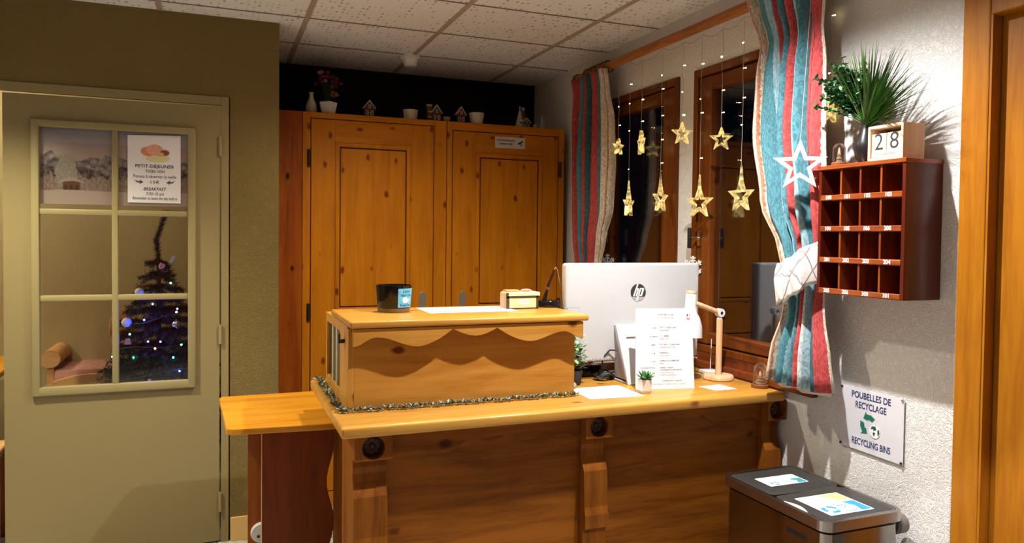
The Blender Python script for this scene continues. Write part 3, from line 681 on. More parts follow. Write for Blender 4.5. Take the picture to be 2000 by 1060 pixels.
# ================================================================== MONITOR
silver = plain('white_silver_shell', (.56, .56, .57), .32); silverd = plain('silver_grey', (.42, .40, .40), .4)
mn = thing('all_in_one_computer', 'large white silver computer monitor seen from behind on the counter', 'computer', (1.55, 2.60, .9))
ya = 2.575
sh = MB(); sh.box(1.243, 1.851, ya, ya+.048, .975, 1.360, .012, 4); sh.build('screen_shell', silver, mn, smooth=True)
MB().box(1.250, 1.845, ya+.046, ya+.052, .985, 1.352).build('screen', black, mn)
sh = MB()
for k in range(16): sh.box(1.36+.011*k, 1.365+.011*k, ya-.0015, ya+.002, .980, .990)
sh.build('vent', silverd, mn)
s = MB(); s.ring([(-.032, -.05), (.032, -.05), (.032, .03), (-.032, .03)], [(-.0312, -.0492), (.0312, -.0492), (.0312, .0292), (-.0312, .0292)], (1.27, ya-.0004, 1.16), (1, 0, 0), (0, 0, 1), (0, .001, 0))
s.build('port_cover_seam', silverd, mn)
st = MB(); st.prism([(2.455, .9005), (2.467, .9005), (2.5752, 1.108), (2.5752, 1.118), (2.558, 1.118)], (1.452, 0, 0), (0, 1, 0), (0, 0, 1), (.255, 0, 0), .002)
st.build('stand', silver, mn, smooth=False)
MB().prism([(.0, .0), (.0, -.165), (.03, -.165), (.19, -.165), (.19, .0)], (1.485, 2.5335+.0, 1.072), (1, 0, 0), (0, -.4515*.985, .8923*-0+ .8923), (0, -.004, .002)).build('stand_recess', plain('recess_grey_plastic', (.30, .27, .27), .5), mn)  # grey panel laid on the stand
MB().prism([(2.470, .915), (2.575, .915), (2.575, 1.10)], (1.458, 0, 0), (0, 1, 0), (0, 0, 1), (.004, 0, 0)).build('stand_gusset', silverd, mn)
MB().box(1.455, 1.70, 2.455, 2.72, .9005, .908, .003).build('stand_foot', silver, mn)
lx, lz, R_ = 1.560, 1.243, .0345
def disc(mb, c0, c1, n=48):
    pts = [];
    for k in range(n+1):
        a = c0+(c1-c0)*k/n; pts.append((R_*math.cos(a), R_*math.sin(a)))
    return pts
a0 = math.asin(-.5)
MB().prism(disc(None, a0, PI-a0), (lx, ya, lz), (1, 0, 0), (0, 0, 1), (0, -.0012, 0)).build('logo_disc', plain('logo_dark', (.045, .035, .032), .35), mn)
MB().prism(disc(None, PI-a0, 2*PI+a0), (lx, ya, lz), (1, 0, 0), (0, 0, 1), (0, -.0012, 0)).build('logo_disc', plain('logo_grey', (.40, .38, .37), .35), mn)
hp = MB()
for poly in ([(-.16, 1.02), (.03, 1.02), (-.51, -.43), (-.70, -.43)], [(-.22, .51), (.0, .51), (.09, .40), (-.18, -.43), (-.38, -.43), (-.14, .34), (-.26, .34)],
             [(.21, .5), (.36, .36), (-.12, -1.0), (-.31, -1.0)], [(.21, .5), (.68, .5), (.77, .38), (.53, .36), (.33, .36)],
             [(.77, .38), (.50, -.36), (.44, -.42), (.30, -.27), (.53, .36)], [(.44, -.42), (-.02, -.42), (.02, -.27), (.30, -.27)]):
    hp.prism([(x*R_, z*R_) for x, z in poly], (lx, ya-.0012, lz), (1, 0, 0), (0, 0, 1), (0, -.0006, 0))
hp.build('logo_letters', plain('logo_white', (.85, .84, .82), .4), mn)

# menu stand
mv = Vector((.2245, -.050, 0)).normalized(); up = Vector((.03, .05, .3)).normalized(); nn = mv.cross(up).normalized()
bl_ = Vector((1.437, 2.378, .9006)); WM, HM = .228, .300
me_ = thing('service_price_card', 'white A4 services price card standing upright on the counter', 'sign', bl_)
MB().prism([(0, 0), (WM, 0), (WM-.012, HM), (-.004, HM)], bl_, mv, up, -nn*.004).build('board', paper, me_)
MB().prism([(.07, .0), (.15, .0), (.12, .22), (.10, .22)], bl_+Vector((.012, .07, 0)), mv, (Vector((.03, -.02, .30))).normalized(), -nn*.002).build('back_strut', paper, me_)
def mt(s_, x, z, w_, mat, size=.008):
    text(s_, size, bl_+mv*x+up*z+nn*.0006, mv, up, mat, me_, w=w_, bold=.0001)
mt('NOS SERVICES', .112, .276, .064, inkg); mt('OUR SERVICES', .112, .264, .066, inkr)
for (a, wa, b, c, wb, wc, z) in (('10 €', .014, 'PETIT DEJEUNER', 'Breakfast', .062, .036, .228), ('SUR DEMANDE', .034, 'LIT BEBE', 'Baby cot', .034, .032, .196),
                                 ('OFFERT', .018, 'KIT PETIT DEJEUNER', 'Breakfast box to go', .078, .060, .164), ('15 €', .014, 'PARKING', 'Car park', .034, .038, .133),
                                 ('12 €', .015, 'ANIMAUX DE COMPAGNIE', 'Pets', .076, .014, .104)):
    mt(a, .066, z-.002, wa, inkg); mt(b, .092+wb/2, z, wb, inkg); mt(c, .092+wc/2, z-.010, wc, inkr)
for s_, x, z, w_, m_ in (('PAR JOUR ET PAR', .045, .078, .056, inkg), ('NUIT PAR PERSONNE', .045, .058, .056, inkg), ('DEPART TARDIF', .118, .078, .050, inkg), ('SOUS RESERVE DE DISPONIBILITE', .136, .070, .084, inkg),
                         ('Late check out', .120, .061, .050, inkr), ('subject to availability', .124, .052, .062, inkr), ('CHIENS ET CHATS', .140, .030, .076, inkg)):
    mt(s_, x, z, w_, m_, .006)
mt('WIFI GRATUIT DANS TOUT L HOTEL', .128, .018, .13, inkr, .006)
fm = MB(); fm.prism([(.196, .270), (.200, .270), (.200, .279), (.196, .279)], bl_+nn*.0006, mv, up, nn*.0004); fm.build('flag_blue', navy, me_)
fm = MB(); fm.prism([(.205, .270), (.209, .270), (.209, .279), (.205, .279)], bl_+nn*.0006, mv, up, nn*.0004); fm.prism([(.196, .257), (.209, .257), (.209, .265), (.196, .265)], bl_+nn*.0006, mv, up, nn*.0004); fm.build('flag_red', inkr, me_)

# desk lamp
L_x, L_y = 1.862, 2.455
dl = thing('wooden_desk_lamp', 'beech desk lamp with white shade and jointed arm on the counter', 'lamp', (L_x, L_y, .9))
MB().lathe((L_x, L_y, .9), [(0, 0), (.056, 0), (.060, .004), (.060, .014), (.056, .019), (0, .019)], 48).build('base', w_beech, dl, smooth=True)
MB().cyl((L_x, L_y, .919), (L_x+.002, L_y, 1.142), .0122, n=20).build('post', w_beech, dl, smooth=True)
j = MB().cyl((L_x+.002, L_y, 1.140), (L_x+.002, L_y, 1.158), .010, .007, n=18); j.cyl((L_x+.002, L_y-.012, 1.166), (L_x+.002, L_y+.012, 1.166), .0165, n=24)
jo = j.build('joint', white, dl, smooth=True)
MB().cyl((L_x+.002, L_y-.0135, 1.166), (L_x+.002, L_y-.012, 1.166), .006, n=16).build('joint_screw', steel, jo)
MB().cyl((L_x-.010, L_y, 1.170), (L_x-.115, L_y, 1.206), .0100, n=18).build('arm', w_beech, dl, smooth=True)
shd = MB(); shd.lathe((0, 0, 0), [(0, .0), (.019, .0), (.0205, -.004), (.021, -.05), (.026, -.072), (.040, -.095), (.050, -.125), (.054, -.170), (.052, -.170), (.048, -.125), (.036, -.095), (.018, -.068), (0, -.06)], 40)
shd.xf(Matrix.Translation((1.728, L_y, 1.246)) @ Matrix.Rotation(math.radians(4), 4, 'Y'))
so = shd.build('lamp_shade', white, dl, smooth=True)
MB().cyl((1.728, L_y, 1.2463), (1.729, L_y, 1.256), .0212, n=28).build('shade_cap', w_beech, so, smooth=True)

# small things on the counter
def sheet(nm, pts, lab, cat, mat=paper, nl=6, z=.9006):
    t = thing(nm, lab, cat, (pts[0][0], pts[0][1], z))
    MB().prism(pts, (0, 0, z), (1, 0, 0), (0, 1, 0), (0, 0, .0006)).build('sheet', mat, t)
    l = MB(); P = [Vector((p[0], p[1], z+.0007)) for p in pts]   # order bl, br, tr, tl
    for k in range(nl):
        v = .12+.76*k/max(1, nl-1); u0 = .12; u1 = random.uniform(.6, .88)
        def pt(u, v_): return P[0].lerp(P[1], u).lerp(P[3].lerp(P[2], u), v_)
        l.quad(pt(u0, v-.008), pt(u1, v-.008), pt(u1, v+.008), pt(u0, v+.008))
    l.build('print_lines', plain('faint_print', (.55, .53, .68), .6), t, recalc=False)
    return t
sheet('printed_form', [(1.200, 2.285), (1.408, 2.270), (1.415, 2.470), (1.205, 2.470)], 'white printed forms lying on the counter beside the display case', 'paper', nl=9)
sheet('small_card', [(1.713, 2.270), (1.805, 2.266), (1.795, 2.358), (1.692, 2.350)], 'small white card lying in front of the desk lamp', 'card', paperw, 3)
def leaf_blade(mb, p, d, ln, wd, bend=0, seg=4, up_=Vector((0, 0, 1))):
    d = Vector(d).normalized(); sd_ = d.cross(up_); sd_ = sd_.normalized() if sd_.length > .01 else Vector((1, 0, 0)); prev = None; q = Vector(p)
    for k in range(seg+1):
        t = k/seg; ww = wd*math.sin(PI*min(1, .25+.75*t))**.7*(1 if t < 1 else 0)+.0002
        a = mb.bm.verts.new(q-sd_*ww/2); b = mb.bm.verts.new(q+sd_*ww/2)
        if prev: mb.bm.faces.new((prev[0], prev[1], b, a))
        prev = (a, b); q = q+d*ln/seg; d = (d+Vector((0, 0, -bend/seg))).normalized()
sp = thing('succulent_plant', 'tiny green succulent in white square pot before the price card', 'plant', (1.440, 2.318, .9))
p_ = MB().lathe((1.440, 2.318, .9006), [(0, 0), (.021, 0), (.025, .01), (.029, .050), (.026, .050), (.022, .04), (0, .04)], 5); p_.build('pot', whitec, sp, smooth=False)
for m_, n_, of in ((leafg, 22, 0), (plain('pale_leaf_edge', (.28, .52, .30), .5), 12, .15)):
    lv = MB()
    for k in range(n_):
        a = 2*PI*k/n_*2.4+of; el = .35+.9*(k/n_)
        leaf_blade(lv, (1.440+.004*math.cos(a), 2.318+.004*math.sin(a), .948), (math.cos(a)*math.cos(el), math.sin(a)*math.cos(el), math.sin(el)), .044-.008*(el > 1), .013, .1, 3)
    lv.build('leaf', m_, sp, recalc=False)
tg = thing('counter_plant', 'pale green leafy plant in dark pot behind the display case end', 'plant', (1.262, 2.54, .9))
MB().lathe((1.262, 2.54, .9006), [(0, 0), (.026, 0), (.034, .055), (.030, .055), (.026, .045), (0, .045)], 24).build('pot', blackm, tg, smooth=True)
pal = plain('light_leaf', (.30, .50, .22), .5, noise=.4)
for m_, n_ in ((pal, 120), (leafg, 60)):
    lv = MB()
    for k in range(n_):
        a = random.uniform(0, 2*PI); r = random.uniform(.005, .045); z = .955+random.uniform(0, .125)
        leaf_blade(lv, (1.262+r*math.cos(a), 2.54+r*math.sin(a)*.7, z), (math.cos(a), math.sin(a)*.6, random.uniform(-.3, .9)), .022, .013, .5, 3)
    lv.build('leaf', m_, tg, recalc=False)
ri = thing('monitor_riser', 'low brown board riser behind the monitor stand', 'riser', (1.47, 2.86, .9))
MB().box(1.30, 1.80, 2.76, 2.93, .940, .955, .002).build('board', w_base, ri)
for x in (1.31, 1.775): MB().box(x, x+.015, 2.77, 2.92, .9005, .9395).build('leg', w_base, ri)
bk = thing('black_dock_box', 'black cable box lying under the monitor', 'device', (1.37, 2.68, .9))
MB().box(1.30, 1.445, 2.66, 2.75, .9005, .946, .004).build('case', black, bk)
MB().box(1.32, 1.36, 2.6585, 2.6602, .915, .925).build('port', steel, bk)
cb = MB(); random.seed(3)
for k in range(5):
    pts = [(1.43+.02*k, 2.60, .906)]
    for q in range(14): a = q*.9+k; pts.append((1.405+.030*math.cos(a)+.006*k, 2.585+.03*math.sin(a), .910+.022*abs(math.sin(q*.6+k))*(.5+k/6)))
    cb.tube(pts, .0032, 6)
cb.tube([(1.46, 2.60, .906), (1.415, 2.59, .93), (1.405, 2.58, .985), (1.43, 2.565, 1.02), (1.455, 2.55, 1.02)], .0035, 6)
tag(cb.build('cable_tangle', blackm, None, smooth=True), 'tangled black cables between the monitor stand and the case', 'cables')
tag(MB().sph((1.212, 2.475, .9135), .013, 14, 8, (2.2, 1.8, 1)).build('computer_mouse', plain('taupe_plastic', (.42, .33, .27), .4), None, smooth=True), 'small taupe mouse peeping out beside the display case', 'mouse')
ro_ = thing('router', 'white router with thin antenna behind the desk lamp', 'router', (1.90, 2.575, .9))
MB().box(1.875, 1.940, 2.535, 2.615, .9005, .915, .004).build('body', white, ro_, smooth=True)
MB().cyl((1.905, 2.565, .915), (1.908, 2.565, 1.045), .0018, n=8).build('antenna', white, ro_)
bw = thing('black_bowl', 'small black bowl holding a crumpled white tissue behind the price card', 'bowl', (1.83, 2.63, .9))
MB().lathe((1.815, 2.63, .9006), [(0, 0), (.026, 0), (.036, .02), (.042, .045), (.038, .045), (.032, .02), (0, .006)], 28).build('bowl', black, bw, smooth=True)
ti = MB(); ti.sph((1.815, 2.63, .947), .026, 10, 7, (1, 1, .7))
for v in ti.bm.verts: v.co += Vector((random.uniform(-1, 1), random.uniform(-1, 1), random.uniform(-1, 1)))*.006
tag(ti.build('tissue', paper), 'crumpled white tissue lying in the black bowl', 'tissue')
def cloche(x, y, z, lab, r=.026, h_=.085):
    t = thing('glass_cloche', lab, 'ornament', (x, y, z))
    MB().lathe((x, y, z), [(0, 0), (r*1.12, 0), (r*1.12, .010), (r, .013), (0, .013)], 28).build('base', w_base, t, smooth=True)
    pr = [(r*.9, .013), (r*.9, h_-r)]+[(r*.9*math.cos(a), h_-r+r*.9*math.sin(a)) for a in [PI/2*k/7 for k in range(1, 8)]]
    MB().lathe((x, y, z), pr, 28).build('glass_dome', glass('dome_glass', (.96, .96, .95), .06), t, smooth=True)
    m = MB()
    for k in range(4): m.cyl((x, y, z+.013+k*.011), (x, y, z+.028+k*.011), r*.55*(1-k*.2), r*.18*(1-k*.2), n=12)
    m.build('mini_tree', plain('mini_tree_wood', (.60, .42, .25), .6), t)
cloche(1.912, 2.268, .9006, 'tiny glass dome with miniature tree on the counter beside the curtain', .029, .097)

# ================================================================== CURTAIN ROD AND CURTAINS
rd = thing('curtain_rod', 'round wooden curtain rod under the ceiling above the windows', 'curtain rod', (1.895, 3.78, 2.352))
MB().cyl((1.895, 1.90, 2.352), (1.895, 3.80, 2.352), .021, n=24).build('pole', w_rod, rd, smooth=True)
MB().lathe((0, 0, 0), [(0, 0), (.021, 0), (.028, .008), (.028, .016), (.022, .024), (.026, .036), (.016, .050), (0, .054)], 24).xf(Matrix.Translation((1.895, 3.795, 2.352)) @ Matrix.Rotation(-PI/2, 4, 'X')).build('finial', w_base, rd, smooth=True)
for y in (3.72, 1.93):
    MB().box(1.895, XR, y-.012, y+.012, 2.335, 2.369, .004).build('bracket', w_base, rd)
def rings(ys):
    for y in ys:
        m = MB(); m.tube([(1.895+.030*math.cos(2*PI*k/20), y, 2.350+.030*math.sin(2*PI*k/20)) for k in range(20)], .005, 8, True)
        m.build('curtain_ring', w_base, rd, smooth=True)
rings([3.46+.045*k for k in range(6)])

def fabric(name, stops, period, weave=.18):
    m, nt, b, N, L = nmat(name)
    uv = N.new('ShaderNodeUVMap'); uv.uv_map = 'UVMap'; sx = N.new('ShaderNodeSeparateXYZ'); L.new(uv.outputs[0], sx.inputs[0])
    nz = N.new('ShaderNodeTexNoise'); nz.inputs['Scale'].default_value = 60; nz.inputs['Detail'].default_value = 4; nz.inputs['Distortion'].default_value = 2.5
    mp = N.new('ShaderNodeMapping'); mp.inputs['Scale'].default_value = (1, .45, 1); L.new(uv.outputs[0], mp.inputs[0]); L.new(mp.outputs[0], nz.inputs['Vector'])
    a = N.new('ShaderNodeMath'); a.operation = 'MULTIPLY'; L.new(sx.outputs[0], a.inputs[0]); a.inputs[1].default_value = 1/period
    wob = N.new('ShaderNodeMath'); wob.operation = 'MULTIPLY_ADD'; L.new(nz.outputs['Fac'], wob.inputs[0]); wob.inputs[1].default_value = .012; L.new(a.outputs[0], wob.inputs[2])
    f = N.new('ShaderNodeMath'); f.operation = 'FRACT'; L.new(wob.outputs[0], f.inputs[0])
    cr = N.new('ShaderNodeValToRGB'); cr.color_ramp.interpolation = 'CONSTANT'; els = cr.color_ramp.elements
    els[0].position = 0; els[0].color = (*stops[0][1], 1); els[1].position = stops[1][0]; els[1].color = (*stops[1][1], 1)
    for p, c in stops[2:]: q = els.new(p); q.color = (*c, 1)
    L.new(f.outputs[0], cr.inputs[0])
    r2_ = N.new('ShaderNodeValToRGB'); r2_.color_ramp.elements[0].position = .42; r2_.color_ramp.elements[0].color = (1-weave*2.2,)*3+(1,); r2_.color_ramp.elements[1].position = .6; r2_.color_ramp.elements[1].color = (1, 1, 1, 1)
    L.new(nz.outputs['Fac'], r2_.inputs[0])
    mx = N.new('ShaderNodeMix'); mx.data_type = 'RGBA'; mx.blend_type = 'MULTIPLY'; mx.inputs[0].default_value = 1; L.new(cr.outputs[0], mx.inputs[6]); L.new(r2_.outputs[0], mx.inputs[7])
    L.new(mx.outputs[2], b.inputs['Base Color']); b.inputs['Roughness'].default_value = .85; b.inputs['Specular IOR Level'].default_value = .15
    return m
TEAL = (.10, .27, .33); LT = (.34, .55, .62); RED = (.56, .085, .085); CRE = (.74, .65, .53); WH = (.70, .72, .72); RUST = (.55, .24, .14); DTE = (.05, .14, .17)
st1 = [(0, CRE), (.04, RUST), (.048, CRE), (.10, RUST), (.108, CRE), (.18, TEAL), (.27, LT), (.32, RED), (.42, LT), (.45, TEAL), (.51, WH), (.53, RED), (.63, WH), (.66, LT), (.69, TEAL), (.74, RED), (.85, DTE), (.90, RED), (.97, CRE)]
fab = fabric('striped_curtain_fabric', st1, 1.06)
def curtain(name, rows, nf, amp, x0, parent, mat, uvw, n=200, phase=0.0, dens=26, skew=0.0):
    """rows: list of (z, y_left, y_right, amp scale, x offset, fold phase)"""
    bm = bmesh.new(); uvl = bm.loops.layers.uv.new('UVMap'); zs = []
    R_ = []
    for (a, b2) in zip(rows, rows[1:]):
        m = max(1, int(abs(a[0]-b2[0])*dens))
        for k in range(m):
            t = k/m; s_ = t*t*(3-2*t); R_.append(tuple(a[i]+(b2[i]-a[i])*(t if i == 0 else s_) for i in range(6)))
    R_.append(rows[-1]); V = []
    rnd = random.Random(5+int(phase*10)); jit = [rnd.uniform(-.28, .28) for _ in range(64)]
    for (z, yl, yr, am, dx, ph) in R_:
        row = []
        for i in range(n+1):
            u = i/n; uu = u+.010*math.sin(2*PI*u*3+z*2)
            q = uu*nf; j = jit[int(q) % 64]*(1-abs(2*(q % 1)-1)) if False else .35*math.sin(q*1.7+phase)
            w_ = 2*PI*(q+j)+ph+phase+.5*math.sin(z*4+u*5)
            d = amp*am*(math.cos(w_)+.25*math.cos(2.1*w_+1))
            y = yl+(yr-yl)*u+.35*amp*am*math.sin(w_)*(1 if 0 < i < n else 0)
            row.append((bm.verts.new((x0+dx+d, y, z)), (u*uvw+skew*math.sin(z*3+u*9), z)))
        V.append(row)
    for r0, r1 in zip(V, V[1:]):
        for i in range(n):
            q = (r0[i], r0[i+1], r1[i+1], r1[i]); f_ = bm.faces.new([x[0] for x in q])
            for lp, x in zip(f_.loops, q): lp[uvl].uv = x[1]
            f_.smooth = True
    off = parent.location if parent else Vector((0, 0, 0))
    for v in bm.verts: v.co -= off
    me = bpy.data.meshes.new(name); bm.to_mesh(me); bm.free(); o = bpy.data.objects.new(name, me); COL.objects.link(o); me.materials.append(mat)
    if parent: o.parent = parent
    md = o.modifiers.new('s', 'SOLIDIFY'); md.thickness = .0016; md.offset = 0
    return o
cr_ = thing('striped_curtain', 'red, teal and cream striped curtain tied back beside the key rack', 'curtain', (1.86, 2.10, 2.42))
rows = [(2.43, 2.320, 1.905, .80, -.020, 0), (2.37, 2.300, 1.915, .7, -.024, 0), (2.30, 2.275, 1.920, .65, -.020, 0), (2.17, 2.245, 1.945, .35, 0, 0), (2.05, 2.250, 1.935, .75, 0, .1), (1.85, 2.250, 1.930, 1.0, 0, .2),
        (1.60, 2.205, 1.915, .95, 0, .2), (1.42, 2.130, 1.925, .6, .01, .3), (1.32, 2.105, 1.93, .45, .015, .3), (1.22, 2.100, 1.930, .6, .012, .3), (1.05, 2.140, 1.895, .9, 0, .3), (.958, 2.155, 1.880, 1.0, 0, .3)]
curtain('drape', rows, 6.0, .036, 1.868, cr_, fab, 1.05, phase=.6, n=320)
lin = plain('cream_lining', (.66, .60, .50), .8)
curtain('lining', [(1.10, 2.110, 1.915, .6, .006, .3), (.935, 2.140, 1.905, .8, .004, .3)], 2.0, .020, 1.885, cr_, lin, 1, phase=.3)
# tie band
m_tie, nt, b, N, L = nmat('white_leafy_fabric')
tc = N.new('ShaderNodeTexCoord'); fac = None
for i, (rot, sc_) in enumerate((((.6, .4, .3), 16), ((-.7, .2, .9), 13))):
    mp = N.new('ShaderNodeMapping'); mp.inputs['Rotation'].default_value = rot; wv = N.new('ShaderNodeTexWave'); wv.inputs['Scale'].default_value = sc_*.45; wv.inputs['Distortion'].default_value = 4; wv.inputs['Detail'].default_value = 1.5
    L.new(tc.outputs['Object'], mp.inputs[0]); L.new(mp.outputs[0], wv.inputs['Vector'])
    g_ = N.new('ShaderNodeMath'); g_.operation = 'LESS_THAN'; g_.inputs[1].default_value = .02; L.new(wv.outputs['Fac'], g_.inputs[0])
    if fac is None: fac = g_.outputs[0]
    else:
        mm = N.new('ShaderNodeMath'); mm.operation = 'MAXIMUM'; L.new(fac, mm.inputs[0]); L.new(g_.outputs[0], mm.inputs[1]); fac = mm.outputs[0]
mx = N.new('ShaderNodeMix'); mx.data_type = 'RGBA'; L.new(fac, mx.inputs[0]); mx.inputs[6].default_value = (.74, .70, .68, 1); mx.inputs[7].default_value = (.30, .25, .25, 1); L.new(mx.outputs[2], b.inputs['Base Color']); b.inputs['Roughness'].default_value = .8
def tieband(parent, yl, yr, zl, zr, xf, depth, wid=.125):
    bm = bmesh.new(); nU, nV = 44, 10; V = []
    for i in range(nU+1):
        t = i/nU; row = []
        if t < .12: q = t/.12; y = yl-.002+.012*math.sin(PI*q/2)*0-.0*q+(1-q)*(-.012); x = xf+depth*(1-q)*.8; zc = zl
        else:
            q = (t-.12)/.88; y = yl+(yr-yl)*q; x = xf-.010*math.sin(PI*q)+max(0, q-.85)/.15*depth*.8; zc = zl+(zr-zl)*q**1.1
        for j in range(nV+1):
            v = j/nV; bul = math.sin(PI*v); wv_ = .004*math.sin(t*30+v*4)*bul+.003*math.sin(t*55)*bul
            row.append(bm.verts.new((x-.008*bul-wv_*1.3, y, zc+(v-.5)*wid*(1+.05*math.sin(t*20))+.010*math.sin(PI*t*1.0)*-1)))
        V.append(row)
    for a, b2 in zip(V, V[1:]):
        for j in range(nV): bm.faces.new((a[j], b2[j], b2[j+1], a[j+1])).smooth = True
    for v in bm.verts: v.co -= parent.location
    me = bpy.data.meshes.new('tie_band'); bm.to_mesh(me); bm.free(); o = bpy.data.objects.new('tie_band', me); COL.objects.link(o); me.materials.append(m_tie); o.parent = parent
    md = o.modifiers.new('s', 'SOLIDIFY'); md.thickness = .004; md.offset = 0; return o
tieband(cr_, 2.075, 1.905, 1.308, 1.392, 1.812, .06, .14)
fab2 = fabric('striped_curtain_fabric_far', [(0, RED), (.10, DTE), (.16, CRE), (.20, RUST), (.22, TEAL), (.36, RED), (.46, DTE), (.52, LT), (.56, RED), (.72, TEAL), (.80, CRE), (.86, RUST), (.875, CRE), (.93, RUST), (.94, CRE)], 1.21)
cl = thing('striped_curtain', 'narrow red and teal striped curtain hanging beside the right cupboard', 'curtain', (1.88, 3.6, 2.32))
rows = [(2.33, 3.77, 3.41, .5, -.024, 0), (2.25, 3.77, 3.41, .5, -.010, 0), (2.05, 3.80, 3.385, .9, 0, .1), (1.85, 3.80, 3.375, 1.0, 0, .2), (1.62, 3.78, 3.39, .9, 0, .2), (1.45, 3.77, 3.45, .7, 0, .3), (1.32, 3.765, 3.50, .5, .01, .3), (1.2, 3.76, 3.50, .6, .01, .3), (.98, 3.76, 3.46, .9, 0, .3)]
curtain('drape', rows, 6.0, .030, 1.872, cl, fab2, 1.20, phase=1.9)

# ================================================================== STAR LIGHT CURTAIN
starm, nt, b, N, L = nmat('amber_star_plastic')
b.inputs['Base Color'].default_value = (.78, .72, .55, 1); b.inputs['Roughness'].default_value = .08; b.inputs['Transmission Weight'].default_value = .88
b.inputs['Emission Color'].default_value = (1, .70, .24, 1)
lw = N.new('ShaderNodeTexNoise'); lw.inputs['Scale'].default_value = 55; tcx = N.new('ShaderNodeTexCoord'); L.new(tcx.outputs['Object'], lw.inputs['Vector'])
mr = N.new('ShaderNodeMapRange'); mr.inputs[1].default_value = .35; mr.inputs[2].default_value = .7; mr.inputs[3].default_value = .0; mr.inputs[4].default_value = .55
L.new(lw.outputs['Fac'], mr.inputs[0]); L.new(mr.outputs[0], b.inputs['Emission Strength'])
wirem = plain('clear_wire', (.42, .38, .30), .4)
fx = 1.900
fl_ = thing('star_light_curtain', 'string light curtain of warm stars hanging in front of the windows', 'string lights', (fx, 2.8, 2.32))
tw = [(fx, 3.36, 2.318)]
hang = [(3.35, 2.318), (3.24, 2.330), (3.13, 2.312), (2.955, 2.328), (2.79, 2.318), (2.655, 2.318), (2.515, 2.306), (2.39, 2.318), (1.985, 2.325)]
for (a, za), (c, zc) in zip(hang, hang[1:]):
    for k in range(6): t = k/6; tw.append((fx, a+(c-a)*t, za+(zc-za)*t-.018*math.sin(PI*t)))
tw.append((fx, 1.985, 2.325)); MB().tube(tw, .0016, 5).build('top_wire', wirem, fl_)
def star5(R, r, rot=0):
    return [((R if k % 2 == 0 else r)*math.sin(PI*k/5+rot), (R if k % 2 == 0 else r)*math.cos(PI*k/5+rot)) for k in range(10)]
def star_part(parent, x, y, z, R, vis, sgn=1, cap=True, dep=.016):
    vd = Vector((x, y, 0)).normalized(); ax = Vector((vd.y, -vd.x, 0)); a = math.acos(vis)*sgn
    U = ax*math.cos(a)+vd*math.sin(a); Wn = Vector((-U.y, U.x, 0)); V = Vector((0, 0, 1)); O = Vector((x, y, z))
    m = MB(); m.ring(star5(R, R*.42), star5(R*.60, R*.25), O-Wn*dep/2, U, V, Wn*dep)
    # facet ridge on the front
    for s_ in (1, -1):
        P = star5(R*.80, R*.33)
        m.ring(P, star5(R*.74, R*.31), O+Wn*s_*(dep/2), U, V, Wn*s_*.003)
    if cap: m.cyl(O+V*R*.9, O+V*(R*1.0+.050), .0085, .0035, n=10)
    return m.build('star', starm, parent)
def bulb(parent, x, y, z, s=1.0):
    sd_ = random.choice((-1, 1)); q = Vector((x+.003, y+sd_*.010, z))
    MB().tube([(x, y, z), q], .0011, 5).ico(q, .0026*s).build('bulb', led, parent)
spec = [(3.35, [2.126, 2.03], (1.92, .045, .55, 1, False)), (3.24, [2.217, 2.124, 1.99, 1.80], (1.625, .068, .32, 1, True)), (3.13, [2.124, 2.02], (1.915, .062, .20, -1, False)),
        (2.955, [2.208, 2.143, 2.021, 1.912, 1.805], (1.640, .068, .46, 1, True)), (2.79, [2.216, 2.103, 2.0], (1.918, .052, .85, 1, False)), (2.655, [2.195, 2.05, 1.99, 1.80], (1.610, .070, .80, -1, True)),
        (2.515, [2.197, 2.06, 1.97], (1.862, .049, .95, 1, False)), (2.385, [2.223, 2.122, 2.008, 1.905], (1.628, .070, .66, -1, True)), (1.985, [2.222, 2.03], (1.905, .050, .5, 1, False))]
for (y, bz, (sz, R, vis, sg, cap)), (hy, hz) in zip(spec, hang):
    top = sz+R+(.05 if cap else 0); n_ = 10
    xx = fx if y > 2.3 else 1.945
    sw = MB().tube([(xx+.0015*math.sin(k*1.3), y+.002*math.sin(k*2.1), hz+(top-hz)*k/n_) for k in range(n_+1)], .0010, 5).build('light_string', wirem, fl_)
    star_part(sw, xx, y, sz, R, vis, sg, cap)
    for z in bz: bulb(sw, xx, y, z, 1.7 if abs(z-2.197) < .002 or abs(z-2.0) < .002 else 1)

# white wooden star hanging before the curtain
ws = thing('wooden_star', 'pale wooden open star hanging in front of the striped curtain', 'ornament', (1.775, 1.935, 1.70))
x, y = 1.775, 1.935; vd = Vector((x, y, 0)).normalized(); U = Vector((vd.y, -vd.x, 0)); O = Vector((x, y, 1.702))
MB().ring(star5(.088, .0370), star5(.054, .0215), O, U, (0, 0, 1), vd*.008).build('frame', plain('whitewashed_wood', (.60, .50, .40), .6), ws)
MB().tube([O+Vector((0, 0, .084))+vd*.004, Vector((1.835, 1.96, 2.33))], .0008, 5).build('cord', wirem, ws)

